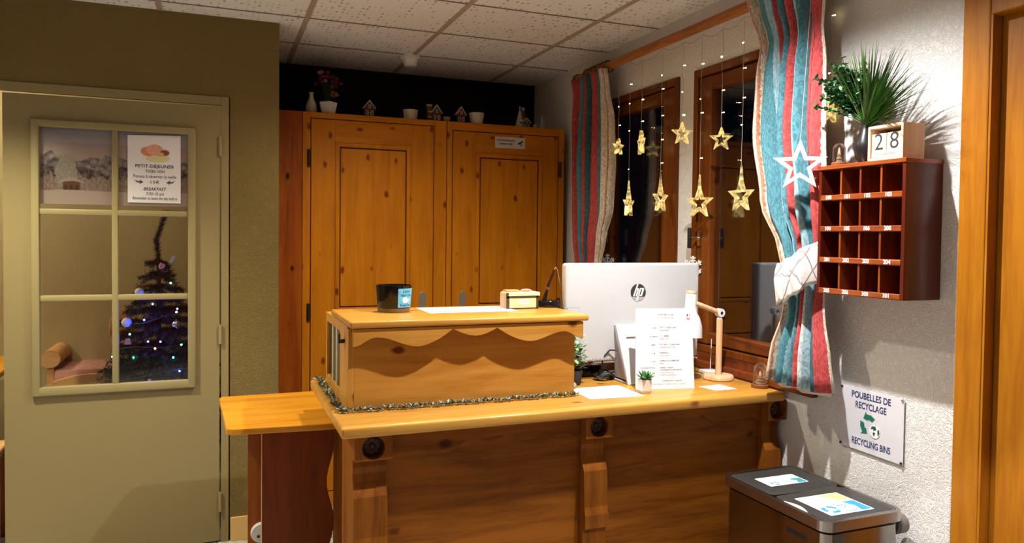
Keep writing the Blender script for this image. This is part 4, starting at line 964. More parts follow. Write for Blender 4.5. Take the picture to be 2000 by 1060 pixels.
# snowflakes on the sill
def flake(x, y, z, R, lab, lean=.0):
    pts = []; m = MB()
    for k in range(6):
        a = PI*k/3; u, v = math.sin(a), math.cos(a); px_, pz_ = -v, u
        w_ = R*.075
        m.prism([(u*0-px_*w_, v*0-pz_*w_), (u*R-px_*w_, v*R-pz_*w_), (u*R+px_*w_, v*R+pz_*w_), (px_*w_, pz_*w_)], (x, y, z), (.35, -.94, 0), (0, 0, 1), (.004, .0015, 0))
        for f_ in (.45, .72):
            for s_ in (1, -1):
                b0 = (u*R*f_, v*R*f_); e_ = (b0[0]+(u*.5+s_*px_*.87)*R*.28, b0[1]+(v*.5+s_*pz_*.87)*R*.28); nx, nz_ = -(e_[1]-b0[1]), e_[0]-b0[0]; l_ = math.hypot(nx, nz_); nx *= w_*.8/l_; nz_ *= w_*.8/l_
                m.prism([(b0[0]-nx, b0[1]-nz_), (e_[0]-nx, e_[1]-nz_), (e_[0]+nx, e_[1]+nz_), (b0[0]+nx, b0[1]+nz_)], (x, y, z), (.35, -.94, 0), (0, 0, 1), (.004, .0015, 0))
    o = thing('snowflake_ornament', lab, 'ornament', (x, y, .932))
    m.build('flake', white, o); s_ = MB(); s_.cyl((x+.003, y, .9325), (x+.003, y, z-R+.004), .003, n=8); s_.box(x-.016, x+.02, y-.025, y+.025, .9325, .938, .002); s_.build('stand', white, o)
flake(1.950, 3.54, 1.322, .050, 'white snowflake ornament on the window sill next to the far curtain')
flake(1.950, 2.765, 1.335, .048, 'white snowflake ornament on the sill below the nearer window handle')

# ================================================================== KEY RACK
ky = thing('key_rack', 'mahogany pigeonhole key rack with sixteen numbered holes on the white wall', 'key rack', (1.972, 1.737, 1.288))
ka, kb, kz0, kz1, kx0, kx1 = 1.572, 1.903, 1.288, 1.698, 1.826, 1.973
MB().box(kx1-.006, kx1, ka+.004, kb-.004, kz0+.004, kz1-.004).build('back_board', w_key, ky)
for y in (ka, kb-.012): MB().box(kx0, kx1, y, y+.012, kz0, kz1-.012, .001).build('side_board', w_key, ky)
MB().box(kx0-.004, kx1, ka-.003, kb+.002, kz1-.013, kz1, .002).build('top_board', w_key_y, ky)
MB().box(kx0, kx1, ka+.012, kb-.012, kz0, kz0+.008).build('shelf_board', w_key_y, ky)
cw = (kb-ka-.024)/4; rh = (kz1-kz0-.013)/4
for k in range(1, 4):
    y = ka+.012+cw*k; MB().box(kx0+.004, kx1-.006, y-.0035, y+.0035, kz0+.008, kz1-.013).build('divider', w_key_f, ky)
nums = [['100', '101', '102', '103'], ['104', '105', '106', '200'], ['201', '202', '203', '204'], ['205', '206', '300', '301']]
numm = plain('number_white', (.80, .78, .76), .5)
for r_ in range(4):
    z = kz1-.013-rh*(r_+1)
    if r_ < 3: MB().box(kx0+.002, kx1-.006, ka+.012, kb-.012, z, z+.006).build('shelf_board', w_key_y, ky)
    lp = MB().box(kx0-.002, kx0+.008, ka+.010, kb-.010, z+.001, z+.018, .002).build('shelf_lip', w_key_y, ky)
    for c_ in range(4):
        y = kb-.012-cw*(c_+.42); text(nums[r_][c_], .017, (kx0-.0025, y, z+.0098), (0, -1, 0), (0, 0, 1), numm, lp, name='number', bold=.0006)

# on top of the rack
kt = kz1
cal = thing('block_calendar', 'wooden block calendar showing 28 Novembre on the key rack', 'calendar', (1.874, 1.652, kt))
ca, cb_, cz = 1.590, 1.715, .104; cxa, cxb = 1.832, 1.917
m = MB(); m.box(cxa, cxb, ca, ca+.008, kt+.0005, kt+cz, .001); m.box(cxa, cxb, cb_-.008, cb_, kt+.0005, kt+cz, .001); m.box(cxa, cxb, ca+.008, cb_-.008, kt+.0005, kt+.008); m.box(cxa, cxb, ca+.008, cb_-.008, kt+cz-.008, kt+cz); m.box(cxb-.006, cxb, ca+.008, cb_-.008, kt+.008, kt+cz-.008)
m.build('case', w_cal, cal)
my = (ca+cb_)/2
for y, d_ in (((my+cb_-.008)/2, '2'), ((my+ca+.008)/2, '8')):
    cbk = MB().box(cxa+.006, cxb-.008, y-.0255, y+.0255, kt+.0265, kt+.080, .001).build('day_block', w_cal_f, cal)
    text(d_, .070, (cxa+.0055, y, kt+.0535), (0, -1, 0), (0, 0, 1), ink, cbk, name='numeral')
cbk = MB().box(cxa+.005, cxb-.008, ca+.010, cb_-.010, kt+.0085, kt+.0260, .001).build('month_block', w_cal_f, cal)
text('Novembre', .017, (cxa+.0045, my, kt+.0185), (0, -1, 0), (0, 0, 1), inkg, cbk, w=.066)
vs = thing('black_vase', 'black vase holding artificial eucalyptus and grass on the key rack', 'vase', (1.905, 1.775, kt))
vx, vy = 1.885, 1.772
MB().lathe((vx, vy, kt+.0005), [(0, 0), (.018, 0), (.028, .015), (.036, .045), (.034, .065), (.020, .100), (.015, .118), (.016, .130), (.020, .136), (.016, .137), (.012, .118), (0, .10)], 40).build('body', plain('black_vase_glaze', (.012, .011, .011), .28), vs, smooth=True)
pt_ = thing('artificial_greenery', 'green artificial grass and eucalyptus sprigs standing in the black vase', 'plant', (vx, vy, kt+.13))
zb = kt+.13; random.seed(11)
grs = [plain('grass_green', (.022, .10, .012), .45, noise=.5), plain('grass_pale', (.09, .20, .035), .45, noise=.5)]
for gi, gm_ in enumerate(grs):
    g = MB()
    for k in range(230 if gi == 0 else 110):
        sp_ = random.uniform(-1, 1); ang = .62+.78*sp_   # lean toward -Y
        d = Vector((random.uniform(-.55, .12), -math.sin(ang)*1.0, math.cos(ang)*1.0))
        ln = random.uniform(.11, .25)*(1 if abs(sp_) < .7 else .92)
        leaf_blade(g, (vx+random.uniform(-.006, .006), vy+random.uniform(-.006, .006), zb-.02), d, ln+.03, random.uniform(.0026, .0050), random.uniform(.05, .75), 6)
    for v in g.bm.verts:
        if v.co.x > 1.968: v.co.x = 1.968-random.uniform(0, .004)
    g.build('grass_blade', gm_, pt_, recalc=False)['kind'] = 'stuff'
eu = [plain('eucalyptus_leaf', (.018, .09, .028), .4, noise=.5), plain('eucalyptus_leaf_pale', (.09, .24, .08), .4, noise=.4)]
stm = MB(); lm = [MB(), MB()]
for k in range(36):
    a = random.uniform(-.30, .88); d = Vector((random.uniform(-.55, .10), math.sin(a), math.cos(a)*.95)).normalized(); ln = random.uniform(.13, .225); p = Vector((vx, vy, zb-.01)); pts = [p.copy()]
    for q in range(10):
        p = p+d*ln/10; d = (d+Vector((0, 0, -.035))).normalized(); pts.append(p.copy())
        if q >= 3:
            for s_ in range(6):
                dd = Vector((random.uniform(-1, 1), random.uniform(-1, 1), random.uniform(-.6, 1))).normalized(); leaf_blade(lm[0 if random.random() < .68 else 1], p, dd, .016, .013, .2, 3)
    stm.tube(pts, .0012, 5)
for m_ in lm+[stm]:
    for v in m_.bm.verts:
        if v.co.x > 1.968: v.co.x = 1.968-random.uniform(0, .004)
stm.build('stem', leafg, pt_)
for m_, mt_ in zip(lm, eu): m_.build('eucalyptus_leaf', mt_, pt_, recalc=False)['kind'] = 'stuff'
cloche(1.873, 1.867, kt, 'tiny glass dome with miniature tree on top of the key rack', .022, .078)

# ================================================================== RECYCLING SIGN
sg = thing('recycling_sign', 'white laminated recycling bins notice pinned to the white wall', 'sign', (1.972, 1.805, .77))
sx_ = 1.9685; sU = (0, -1, 0); sV = (0, 0, 1)
MB().prism([(1.930, .770), (1.680, .767), (1.680, .972), (1.930, .972)], (sx_+.0012, 0, 0), (0, 1, 0), (0, 0, 1), (-.0012, 0, 0)).build('sheet', plain('laminated_white', (.70, .69, .74), .35), sg)
for i, (y, z) in enumerate(((1.925, .968), (1.686, .968), (1.927, .776), (1.686, .772))):
    MB().sph((sx_-.001, y, z), .0045, 10, 6).build('pin', ink if i != 1 else steel, sg, smooth=True)
tx = sx_-.0006
text('POUBELLES DE', .03, (tx, 1.806, .950), sU, sV, navy, sg, w=.155, bold=.0006)
text('RECYCLAGE', .03, (tx, 1.806, .918), sU, sV, navy, sg, w=.122, bold=.0006)
text('RECYCLING BINS', .03, (tx, 1.803, .797), sU, sV, navy, sg, w=.152, bold=.0006)
ar = MB(); R0 = .035
for k in range(3):
    a = PI/2+k*2*PI/3
    for s_ in (1, -1) if k != 2 else (1,):
        pass
    def rp(r, t): return (1.806-(-(r*math.cos(t))) if False else -r*math.cos(t), r*math.sin(t))
    a0_ = a-.78; pts = [rp(R0, a0_), rp(R0*1.0, a0_+.52), rp(R0*1.02, a0_+1.05), rp(R0*1.28, a0_+1.05), rp(R0*.82, a0_+1.62), rp(R0*.40, a0_+1.0), rp(R0*.56, a0_+.98), rp(R0*.50, a0_+.5), rp(R0*.55, a0_)]
    ar.prism(pts, (tx, 1.812, .860), (0, 1, 0), (0, 0, 1), (-.0003, 0, 0))
ar.build('recycling_arrows', green_ink, sg)
gl_ = MB(); gl_.cyl((tx-.0004, 1.788, .845), (tx-.0010, 1.788, .845), .0215, n=36); gl_.build('globe', paper, sg)
gl_ = MB()
gl_.prism([(.004, .018), (-.010, .016), (-.015, .006), (-.006, .008), (-.002, .002), (.008, .008)], (tx-.0011, 1.788, .845), (0, -1, 0), (0, 0, 1), (-.0003, 0, 0))
gl_.prism([(-.004, -.001), (.004, -.004), (-.002, -.016), (-.006, -.008)], (tx-.0011, 1.788, .845), (0, -1, 0), (0, 0, 1), (-.0003, 0, 0))
gl_.prism([(.012, .008), (.018, .010), (.020, -.002), (.014, -.012), (.012, -.002)], (tx-.0011, 1.788, .845), (0, -1, 0), (0, 0, 1), (-.0003, 0, 0))
gl_.build('continents', plain('continent_green', (.02, .08, .06), .6), sg)

# ================================================================== RECYCLING BIN
rb = thing('recycling_bin', 'double steel recycling bin with two black lids against the white wall', 'bin', (1.755, 1.845, 0))
def rrect(x0, x1, y0, y1, r, n=6):
    P = []
    for cx_, cy_, a in ((x1-r, y1-r, 0), (x0+r, y1-r, PI/2), (x0+r, y0+r, PI), (x1-r, y0+r, 1.5*PI)):
        for k in range(n+1): P.append((cx_+r*math.cos(a+PI/2*k/n), cy_+r*math.sin(a+PI/2*k/n)))
    return P
dsteel = plain('dark_mirror_steel', (.30, .28, .26), .16, 1)
MB().prism(rrect(1.612, 1.898, 1.622, 2.075, .03), (0, 0, .012), (1, 0, 0), (0, 1, 0), (0, 0, .606)).build('body', dsteel, rb, smooth=True)
MB().prism(rrect(1.616, 1.894, 1.626, 2.071, .028), (0, 0, .617), (1, 0, 0), (0, 1, 0), (0, 0, .012)).build('gasket', blackm, rb)
ri_ = MB(); ri_.ring(rrect(1.600, 1.908, 1.612, 2.085, .035), rrect(1.612, 1.896, 1.624, 2.073, .028), (0, 0, .629), (1, 0, 0), (0, 1, 0), (0, 0, .030))
ri_.build('rim', plain('satin_rim', (.42, .39, .36), .28, 1), rb, smooth=False)
MB().prism(rrect(1.606, 1.902, 1.618, 2.079, .03), (0, 0, .630), (1, 0, 0), (0, 1, 0), (0, 0, .018)).build('inner_tray', blackm, rb)
lidm = plain('charcoal_lid', (.035, .034, .034), .42, noise=.25, nscale=9)
for a, c in ((1.628, 1.847), (1.852, 2.069)):
    l = MB().prism(rrect(1.616, 1.892, a, c, .022), (0, 0, .647), (1, 0, 0), (0, 1, 0), (0, 0, .011), .002).build('lid', lidm, rb, smooth=True)
    MB().ring(rrect(1.6150, 1.893, a-.001, c+.001, .023), rrect(1.6172, 1.8908, a+.0012, c-.0012, .021), (0, 0, .6565), (1, 0, 0), (0, 1, 0), (0, 0, .0018)).build('lid_edge', chrome, l)
gr_ = MB(); P = [(1.6165, 1.70)]+[(1.6165+.016*math.sin(PI*k/10), 1.70+.10*k/10) for k in range(1, 10)]+[(1.6165, 1.80)]
gr_.prism(P, (0, 0, .6582), (1, 0, 0), (0, 1, 0), (0, 0, .0012)); gr_.build('finger_grip', plain('bright_grip', (.75, .74, .72), .4), rb)
MB().box(1.611, 1.6125, 1.70, 1.78, .575, .590).build('handle_slot', blackm, rb)
MB().cyl((1.915, 1.66, .60), (1.945, 1.66, .60), .030, n=20).build('hinge_housing', plain('grey_hinge', (.14, .13, .12), .5), rb, smooth=True)
def sticker(y0_, y1_, x0_, x1_, c1, c2, lab):
    s = thing('bin_sticker', lab, 'sticker', ((x0_+x1_)/2, (y0_+y1_)/2, .6582))
    z = .6585; MB().prism(rrect(x0_, x1_, y0_, y1_, .004, 3), (0, 0, z), (1, 0, 0), (0, 1, 0), (0, 0, .0005)).build('backing', paper, s)
    w_, h_ = x1_-x0_, y1_-y0_; O_ = (x0_, y0_, z+.0006)
    MB().prism([(w_*.74, h_*.04), (w_*.97, h_*.04), (w_*.97, h_*.52), (w_*.70, h_*.52), (w_*.80, h_*.28)], O_, (1, 0, 0), (0, 1, 0), (0, 0, .0003)).build('colour_block', c1, s)
    if c2: MB().prism([(w_*.72, h_*.60), (w_*.97, h_*.55), (w_*.97, h_*.97), (w_*.50, h_*.97)], O_, (1, 0, 0), (0, 1, 0), (0, 0, .0003)).build('colour_block', c2, s)
    el = [(w_*.56+w_*.20*math.cos(2*PI*k/28), h_*.28+h_*.22*math.sin(2*PI*k/28)) for k in range(28)]; el2 = [(w_*.56+w_*.19*math.cos(2*PI*k/28), h_*.28+h_*.205*math.sin(2*PI*k/28)) for k in range(28)]
    MB().prism(el, (O_[0], O_[1], z+.0010), (1, 0, 0), (0, 1, 0), (0, 0, .0002)).build('oval', paper, s)
    MB().ring(el, el2, (O_[0], O_[1], z+.0012), (1, 0, 0), (0, 1, 0), (0, 0, .0003)).build('oval_outline', c1, s)
    text('TRI', h_*.30, (x0_+w_*.56, y0_+h_*.28, z+.0016), (1, 0, 0), (0, 1, 0), c1, s, w=w_*.22, shear=.3)
    for k in range(3):
        t = MB(); a = 2*PI*k/3; cx_, cy_ = x0_+w_*.22, y0_+h_*.26; r0, r1 = h_*.10, h_*.19
        t.prism([(r1*math.cos(a), r1*math.sin(a)), (r1*math.cos(a+.8), r1*math.sin(a+.8)), (r1*math.cos(a+1.5), r1*math.sin(a+1.5)), (r0*math.cos(a+1.5), r0*math.sin(a+1.5)), (r0*math.cos(a+.8), r0*math.sin(a+.8)), (r0*math.cos(a), r0*math.sin(a))], (cx_, cy_, z+.0006), (1, 0, 0), (0, 1, 0), (0, 0, .0003)); t.build('loop_arrow', c1, s)
blu = plain('sticker_blue', (.03, .28, .60), .5); cyn = plain('sticker_teal', (.05, .30, .38), .5); yel = plain('sticker_yellow', (.85, .72, .25), .5)
sticker(1.920, 2.002, 1.672, 1.828, cyn, None, 'white and teal sticker on the far black bin lid')
sticker(1.655, 1.806, 1.662, 1.830, blu, yel, 'white, yellow and blue sticker on the nearer black bin lid')

# ================================================================== POSTERS IN THE DOOR
po = thing('winter_photo_print', 'snowy mountain landscape print behind the two upper door panes', 'picture', (-.42, YD+.012, 1.58))
m_po, nt, b, N, L = nmat('winter_landscape_print')
tc = N.new('ShaderNodeTexCoord'); sp3 = N.new('ShaderNodeSeparateXYZ'); L.new(tc.outputs['Object'], sp3.inputs[0])
def math_(op, a, b_=None, c=None):
    n = N.new('ShaderNodeMath'); n.operation = op
    for i, v in enumerate((a, b_, c)):
        if v is None: continue
        if isinstance(v, (int, float)): n.inputs[i].default_value = v
        else: L.new(v, n.inputs[i])
    return n.outputs[0]
def n1(scale, detail, seed, ax=sp3.outputs[0]):
    n = N.new('ShaderNodeTexNoise'); n.noise_dimensions = '1D'; n.inputs['Scale'].default_value = scale; n.inputs['Detail'].default_value = detail; n.inputs['Roughness'].default_value = .6
    L.new(math_('ADD', ax, seed), n.inputs['W']); return n.outputs['Fac']
def n3(scale, det=6, ys=1):
    mp = N.new('ShaderNodeMapping'); mp.inputs['Scale'].default_value = (1, 1, ys); L.new(tc.outputs['Object'], mp.inputs[0])
    n = N.new('ShaderNodeTexNoise'); n.inputs['Scale'].default_value = scale; n.inputs['Detail'].default_value = det; L.new(mp.outputs[0], n.inputs['Vector']); return n.outputs['Fac']
def mixc(f, a, b_):
    n = N.new('ShaderNodeMix'); n.data_type = 'RGBA'; L.new(f, n.inputs[0]) if not isinstance(f, float) else None
    for i, v in ((6, a), (7, b_)):
        if isinstance(v, tuple): n.inputs[i].default_value = (*v, 1)
        else: L.new(v, n.inputs[i])
    return n.outputs[2]
Z = sp3.outputs[2]
def below(thr): return math_('LESS_THAN', Z, thr)
sky = N.new('ShaderNodeValToRGB'); L.new(math_('DIVIDE', Z, .335), sky.inputs[0]); e_ = sky.color_ramp.elements
e_[0].position = .6; e_[0].color = (.90, .70, .58, 1); e_[1].position = 1; e_[1].color = (.36, .38, .50, 1)
rk = N.new('ShaderNodeValToRGB'); L.new(n3(45, 8), rk.inputs[0]); rk.color_ramp.elements[0].position = .38; rk.color_ramp.elements[0].color = (.20, .19, .23, 1); rk.color_ramp.elements[1].position = .66; rk.color_ramp.elements[1].color = (.80, .70, .64, 1)
col = mixc(below(math_('MULTIPLY_ADD', n1(9, 5, 3.3), .14, .135)), sky.outputs[0], rk.outputs[0])
rk2 = N.new('ShaderNodeValToRGB'); L.new(n3(45, 6), rk2.inputs[0]); rk2.color_ramp.elements[0].position = .4; rk2.color_ramp.elements[0].color = (.10, .085, .09, 1); rk2.color_ramp.elements[1].position = .65; rk2.color_ramp.elements[1].color = (.52, .43, .40, 1)
col = mixc(below(math_('MULTIPLY_ADD', n1(5, 4, 7.9), .16, .075)), col, rk2.outputs[0])
fr3 = N.new('ShaderNodeValToRGB'); L.new(n3(110, 5, .5), fr3.inputs[0]); fr3.color_ramp.elements[0].position = .25; fr3.color_ramp.elements[0].color = (.30, .20, .16, 1); fr3.color_ramp.elements[1].position = .75; fr3.color_ramp.elements[1].color = (.88, .72, .60, 1)
col = mixc(below(math_('MULTIPLY_ADD', n1(26, 4, 1.2), .10, .070)), col, fr3.outputs[0])
col = mixc(below(math_('MULTIPLY_ADD', n1(4, 2, 5.5), .03, .045)), col, (.93, .78, .68))
L.new(col, b.inputs['Base Color']); b.inputs['Roughness'].default_value = .5
MB().box(-.718, -.126, YD+.0125, YD+.014, 1.580, 1.914).build('print', m_po, po)
cm = [plain('frost_tree', (.82, .66, .55), .6, noise=.5, nscale=90), plain('print_brown', (.30, .17, .10), .6), plain('print_snow', (.90, .75, .66), .6), plain('print_dark', (.16, .10, .08), .6)]
def flat(pts, m, nm, lay): MB().prism(pts, (0, YD+.0122-lay*.0003, 0), (1, 0, 0), (0, 0, 1), (0, -.0002, 0)).build(nm, m, po)
random.seed(4); ft = []
for k in range(26):
    a = PI*k/25; rr_ = 1+random.uniform(-.12, .12); ft.append((-.612+.044*math.cos(a)*rr_, 1.700+.105*math.sin(a)*rr_))
ft += [(-.645, 1.655), (-.58, 1.655)]; flat(ft, cm[0], 'printed_tree', 0)
flat([(-.628, 1.643), (-.562, 1.643), (-.562, 1.678), (-.590, 1.692), (-.628, 1.676)], cm[1], 'printed_chalet', 1)
flat([(-.648, 1.672), (-.618, 1.694), (-.580, 1.698), (-.535, 1.672), (-.585, 1.682), (-.612, 1.680)], cm[2], 'printed_roof', 2)
for x in (-.616, -.595, -.574): flat([(x-.005, 1.645), (x+.005, 1.645), (x+.005, 1.664), (x-.005, 1.664)], cm[3], 'printed_window', 2)

br_ = thing('breakfast_notice', 'white petit-dejeuner breakfast notice in the upper right door pane', 'sign', (-.264, YD+.005, 1.594))
by = YD+.0045
MB().prism([(-.373, 1.594), (-.155, 1.594), (-.155, 1.904), (-.373, 1.895)], (0, by+.001, 0), (1, 0, 0), (0, 0, 1), (0, -.0008, 0)).build('sheet', plain('notice_paper', (.82, .79, .84), .5), br_)
def bt(s_, x, z, w_, m_=ink, size=.02, shear=0, bold=.0001): text(s_, size, (x, by-.0004, z), (1, 0, 0), (0, 0, 1), m_, br_, w=w_, shear=shear, bold=bold)
bt('PETIT-DÉJEUNER', -.262, 1.759, .160, bold=.0003); bt('7H30-10H', -.262, 1.736, .078); bt('Pensez à réserver la veille', -.262, 1.713, .176)
bt('15€', -.262, 1.687, .036, plain('brown_ink', (.15, .08, .08), .6)); bt('BREAKFAST', -.262, 1.656, .094, shear=.25, bold=.0003); bt('7:30-10 am', -.262, 1.634, .074, shear=.25); bt('Remember to book the day before', -.262, 1.614, .184, shear=.25)
for sx2 in (1, -1):
    MB().prism([(-.085*sx2, .010), (-.070*sx2, .004), (-.062*sx2, .004), (-.062*sx2, .011), (-.047*sx2, 0), (-.062*sx2, -.009), (-.062*sx2, -.003), (-.072*sx2, -.003)], (-.262, by-.0004, 1.687), (1, 0, 0), (0, 0, 1), (0, -.0003, 0)).build('arrow', inkg, br_)
pic = MB()
def blob(cx_, cz_, rx, rz, m_, lay):
    MB().prism([(rx*math.cos(2*PI*k/24), rz*math.sin(2*PI*k/24)) for k in range(24)], (cx_, by-.0003-.0003*lay, cz_), (1, 0, 0), (0, 0, 1), (0, -.0003, 0)).build('food_picture', m_, br_)
sal = plain('pastry_salmon', (.66, .24, .15), .6, noise=.4, nscale=80)
blob(-.250, 1.796, .050, .018, plain('pale_yellow', (.68, .62, .36), .6), 0); blob(-.290, 1.826, .030, .021, sal, 1); blob(-.262, 1.834, .034, .024, plain('pastry_pink', (.70, .34, .24), .6, noise=.4, nscale=80), 2)
blob(-.222, 1.822, .020, .013, plain('pastry_brown', (.26, .07, .03), .6), 3); blob(-.240, 1.815, .016, .009, plain('pastry_gold', (.65, .40, .10), .6), 4)

# ================================================================== BREAKFAST ROOM
TX, TY = -.285, 4.34
tr = thing('christmas_tree', 'dark green artificial christmas tree behind the glazed door', 'christmas tree', (TX, TY, 0))
MB().tube([(TX, TY, 0), (TX, TY, 1.30), (TX-.015, TY, 1.42), (TX+.03, TY, 1.56)], lambda t: .014-.008*t, 8).build('trunk', plain('bark', (.06, .035, .02), .8), tr)
MB().lathe((TX, TY, 0), [(0, 0), (.15, 0), (.13, .14), (.11, .14), (0, .12)], 20).build('pot', brown, tr, smooth=True)
ned = plain('fir_needle', (.003, .016, .009), .65, noise=.6, nscale=8); brm = MB(); random.seed(21)
def needles(p, q, n, ln):
    d = (q-p).normalized()
    for k in range(n):
        t = random.random(); c = p.lerp(q, t); r_ = Vector((random.uniform(-1, 1), random.uniform(-1, 1), random.uniform(-1, 1))); r_ = (r_-d*r_.dot(d)).normalized(); dd = (r_+d*.7).normalized()*ln*random.uniform(.6, 1); s_ = dd.cross(Vector((random.random(), random.random(), random.random()))).normalized()*.0016
        brm.quad(c-s_, c+s_, c+dd+s_*.2, c+dd-s_*.2)
z = .35
while z < 1.33:
    Rz = .035+.40*(1.36-z)*(1 if z > .5 else .9); nb = max(6, int(26*Rz/.2*.55)+5)
    for k in range(nb):
        a = 2*PI*k/nb+random.uniform(-.3, .3)+z*7; L__ = Rz*random.uniform(.82, 1.08); p = Vector((TX, TY, z+.03)); q = Vector((TX+L__*math.cos(a), TY+L__*math.sin(a), z+random.uniform(-.03, .03)))
        if q.y > 5.05 or q.y < 3.89: continue
        needles(p, q, int(80+600*L__), .030)
        if L__ > .12:
            for s_ in (-1, 1):
                m0 = p.lerp(q, .6); ex = m0+Vector((math.cos(a+s_*.7), math.sin(a+s_*.7), .05))*L__*.35
                if 3.89 < ex.y < 5.05: needles(m0, ex, int(160*L__)+10, .026)
    z += .062
for a, c in (((TX, TY, 1.28), (TX-.012, TY, 1.42)), ((TX-.012, TY, 1.42), (TX+.035, TY, 1.57))): needles(Vector(a), Vector(c), 420, .030)
o = brm.build('needled_branches', ned, tr, recalc=False)
def bauble(x, y, z, r, m_, lab, grp=None):
    t = thing('christmas_bauble', lab, 'bauble', (x, y, z)); MB().sph((x, y, z), r, 20, 12).build('ball', m_, t, smooth=True); MB().cyl((x, y, z+r), (x, y, z+r+.007), .005, n=10).build('cap', chrome, t)
wb = plain('white_glitter', (.78, .74, .72), .4, noise=.15, nscale=200)
bauble(-.425, 4.22, 1.003, .024, wb, 'white round bauble at the left of the christmas tree')
bauble(-.193, 4.16, .992, .022, chrome, 'shiny silver bauble at the right of the christmas tree')
bauble(-.366, 4.21, 1.156, .022, wb, 'white bauble half hidden behind the lower glazing bar')
rs = thing('pink_rose_ornament', 'pink rose ornament near the top of the christmas tree', 'ornament', (-.262, 4.20, 1.29)); m = MB()
for k in range(9):
    a = k*2.4; m.sph((-.262+.012*math.cos(a)*(k/9), 4.20-.004*k*.3, 1.29+.012*math.sin(a)*(k/9)), .012-.0005*k, 10, 6, (1, .5, 1))
m.build('petals', plain('rose_pink', (.72, .30, .30), .6), rs, smooth=True)
o = MB(); o.prism([(math.cos(2*PI*k/16)*.009, math.sin(2*PI*k/16)*.022) for k in range(16)], (-.212, 4.19, 1.325), (.8, 0, -.5), (.45, 0, .85), (0, -.004, 0)); tag(o.build('feather_ornament', white), 'white oval ornament beside the pink rose on the tree', 'ornament')
bell = MB().lathe((-.312, 4.12, .695), [(.020, 0), (.013, .015), (.008, .030), (0, .034)], 20); tag(bell.build('bell_ornament', wb, None, smooth=True), 'white bell ornament low on the christmas tree', 'ornament')
o = MB().prism([(-.016, 0), (.016, 0), (.010, .030), (-.010, .030)], (-.413, 4.15, .900), (1, 0, 0), (0, 0, 1), (0, .004, 0), .001); tag(o.build('gingerbread_ornament', plain('peach_wood', (.72, .36, .24), .6)), 'peach wooden ornament at the left edge of the tree', 'ornament')
sl = thing('coloured_fairy_lights', 'string of blue, green and red fairy lights on the christmas tree', 'string lights', (TX, TY, .6))
pts = [];
for k in range(120):
    t = k/119; z_ = .52+.80*t; R_z = .035+.40*(1.36-z_)-.010; a = 2*PI*6*t
    pts.append((TX+R_z*math.cos(a), max(3.90, min(5.0, TY+R_z*math.sin(a))), z_+.012*math.sin(k*1.1)))
MB().tube(pts, .0012, 5).build('cable', plain('green_cable', (.04, .07, .05), .5), sl)
lcol = {'b': (.02, .06, 1), 'g': (.02, .9, .45), 'r': (1, .18, .10), 'c': (.05, .45, 1)}; lmat = {k: plain('bulb_'+k, (.8, .8, .8), .3, emit=v, es=40) for k, v in lcol.items()}
for x, y, z, c in ((-.185, 4.10, 1.078, 'b'), (-.175, 4.10, .763, 'b'), (-.318, 4.10, .918, 'b'), (-.262, 4.10, .915, 'b'), (-.487, 4.20, .835, 'c'), (-.385, 4.12, .838, 'g'), (-.205, 4.12, .830, 'g'), (-.285, 4.08, .885, 'r'), (-.190, 4.12, 1.060, 'r'), (-.218, 4.16, 1.205, 'g'),
                   (-.170, 4.18, .885, 'g'), (-.340, 4.16, 1.02, 'b'), (-.240, 4.10, .70, 'g'), (-.30, 4.14, 1.10, 'b'), (-.405, 4.16, .95, 'c')):
    MB().sph((x, y, z), .0048, 10, 6).build('bulb', lmat[c], sl, smooth=True)
    if c == 'b': lamp('bulb_glow', 'POINT', (x, y-.02, z), .35, (.02, .05, 1), sl, shadow_soft_size=.005)
# wooden sleigh bench
kf = 1.072
def bd(m):
    for v in m.bm.verts: v.co = Vector((v.co.x*kf, v.co.y+.32, max(0, 1.46-(1.46-v.co.z)*kf)))
    return m
bn = thing('toddler_bed', 'small pine bed with round headboard end and pink mattress behind the glass', 'bed', (-.70, 4.92, 0))
rail = [(-.80, .52), (-.50, .52), (-.50, .700)]
for k in range(15): t = k/14; rail.append((-.50-.29*t, .706+.022*math.sin(PI*t)*(1-.2*t)-.02*t))
rb_ = MB(); rb_.prism(rail, (0, 4.42, 0), (1, 0, 0), (0, 0, 1), (0, .02, 0), .002); bd(rb_).build('side_rail', w_bench, bn)
rail = [(-.78, .52), (-.44, .52), (-.44, .86)]
for k in range(17): t = k/16; rail.append((-.44-.33*t, .878-.020*t-.045*(1-math.cos(PI*min(1, max(0, (t-.15)/.85))))*.5))
rb_ = MB(); rb_.prism(rail, (0, 4.80, 0), (1, 0, 0), (0, 0, 1), (0, .02, 0), .002); bd(rb_).build('side_rail', w_bench, bn)
hd = MB(); hd.cyl((-.800, 4.44, .800), (-.800, 4.80, .800), .046, n=32); hd.box(-.815, -.785, 4.45, 4.79, .50, .78); bd(hd).build('headboard', w_bench, bn, smooth=True)
fb = MB(); P = [(-.03+.0, 0)]; fb.prism([(.058*math.cos(2*PI*k/28), .105*math.sin(2*PI*k/28)) for k in range(28)], (-.482, 4.52, .940), (1, 0, 0), (0, 0, 1), (0, .02, 0), .003); fb.box(-.50, -.47, 4.52, 4.54, .5, .86); bd(fb).build('footboard', w_bench, bn)
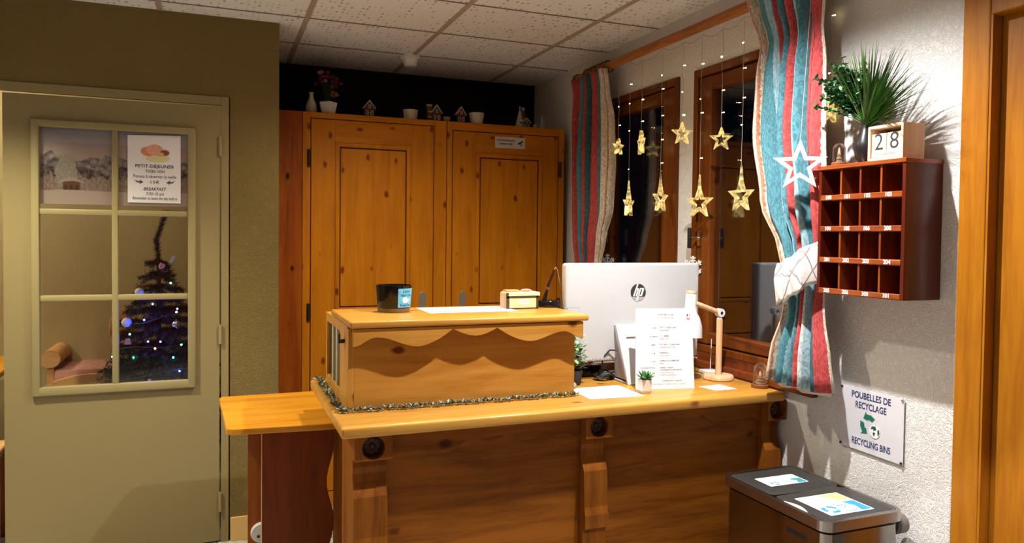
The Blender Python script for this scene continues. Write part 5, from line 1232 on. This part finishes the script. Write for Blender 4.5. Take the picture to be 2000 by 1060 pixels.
bd(MB().box(-.785, -.50, 4.44, 4.80, .56, .742, .015)).build('mattress', plain('pink_stripes', (.55, .26, .20), .8, noise=.3, nscale=20), bn, smooth=True)
for x, y in ((-.79, 4.43), (-.51, 4.43), (-.79, 4.79), (-.51, 4.79)): bd(MB().box(x-.015, x+.015, y-.008, y+.03, 0, .53)).build('leg', w_bench, bn)
# breakfast table seen through the door gap
bt_ = thing('breakfast_table', 'wooden breakfast table glimpsed through the gap at the far left', 'table', (-1.45, 4.55, 0))
MB().box(-1.95, -.99, 4.22, 4.9, .735, .765, .008).build('top', w_side_top, bt_)
for x, y in ((-1.90, 4.27), (-1.04, 4.27), (-1.90, 4.85), (-1.04, 4.85)): MB().box(x-.03, x+.03, y-.03, y+.03, 0, .735).build('leg', w_side, bt_)
bc = thing('wooden_chair', 'wooden chair with rounded back standing before the breakfast table', 'chair', (-1.10, 3.98, 0))
MB().prism([(.20*math.cos(PI*k/14), .18*math.sin(PI*k/14)) for k in range(15)], (-1.12, 3.94, .46), (1, 0, 0), (0, 0, 1), (0, .025, 0)).build('backrest', w_bench, bc)
MB().box(-1.32, -.92, 3.94, 4.20, .42, .46, .01).build('seat', w_bench, bc)
for x, y in ((-1.30, 3.96), (-.94, 3.96), (-1.30, 4.18), (-.94, 4.18)): MB().box(x-.018, x+.018, y-.018, y+.018, 0, .42).build('leg', w_side, bc)

# ------------------------------------------------------------------ groups of look-alikes
GROUPS = {'tall_cupboard': 'tall pine cupboards along the back', 'plant_pot': 'plant pots on the cupboard tops', 'ornament_house': 'gabled houses on the cupboard tops', 'ornament_tree': 'white ornament trees on the cupboard tops',
          'glass_cloche': 'tiny glass domes with miniature trees', 'striped_curtain': 'striped curtains at the windows', 'snowflake_ornament': 'snowflakes on the window sill', 'bin_sticker': 'stickers on the bin lids',
          'christmas_bauble': 'baubles on the christmas tree', 'ceiling_spotlight': 'round ceiling lights'}
for o in bpy.data.objects:
    if o.parent is None and o.name.split('.')[0] in GROUPS: o['group'] = GROUPS[o.name.split('.')[0]]
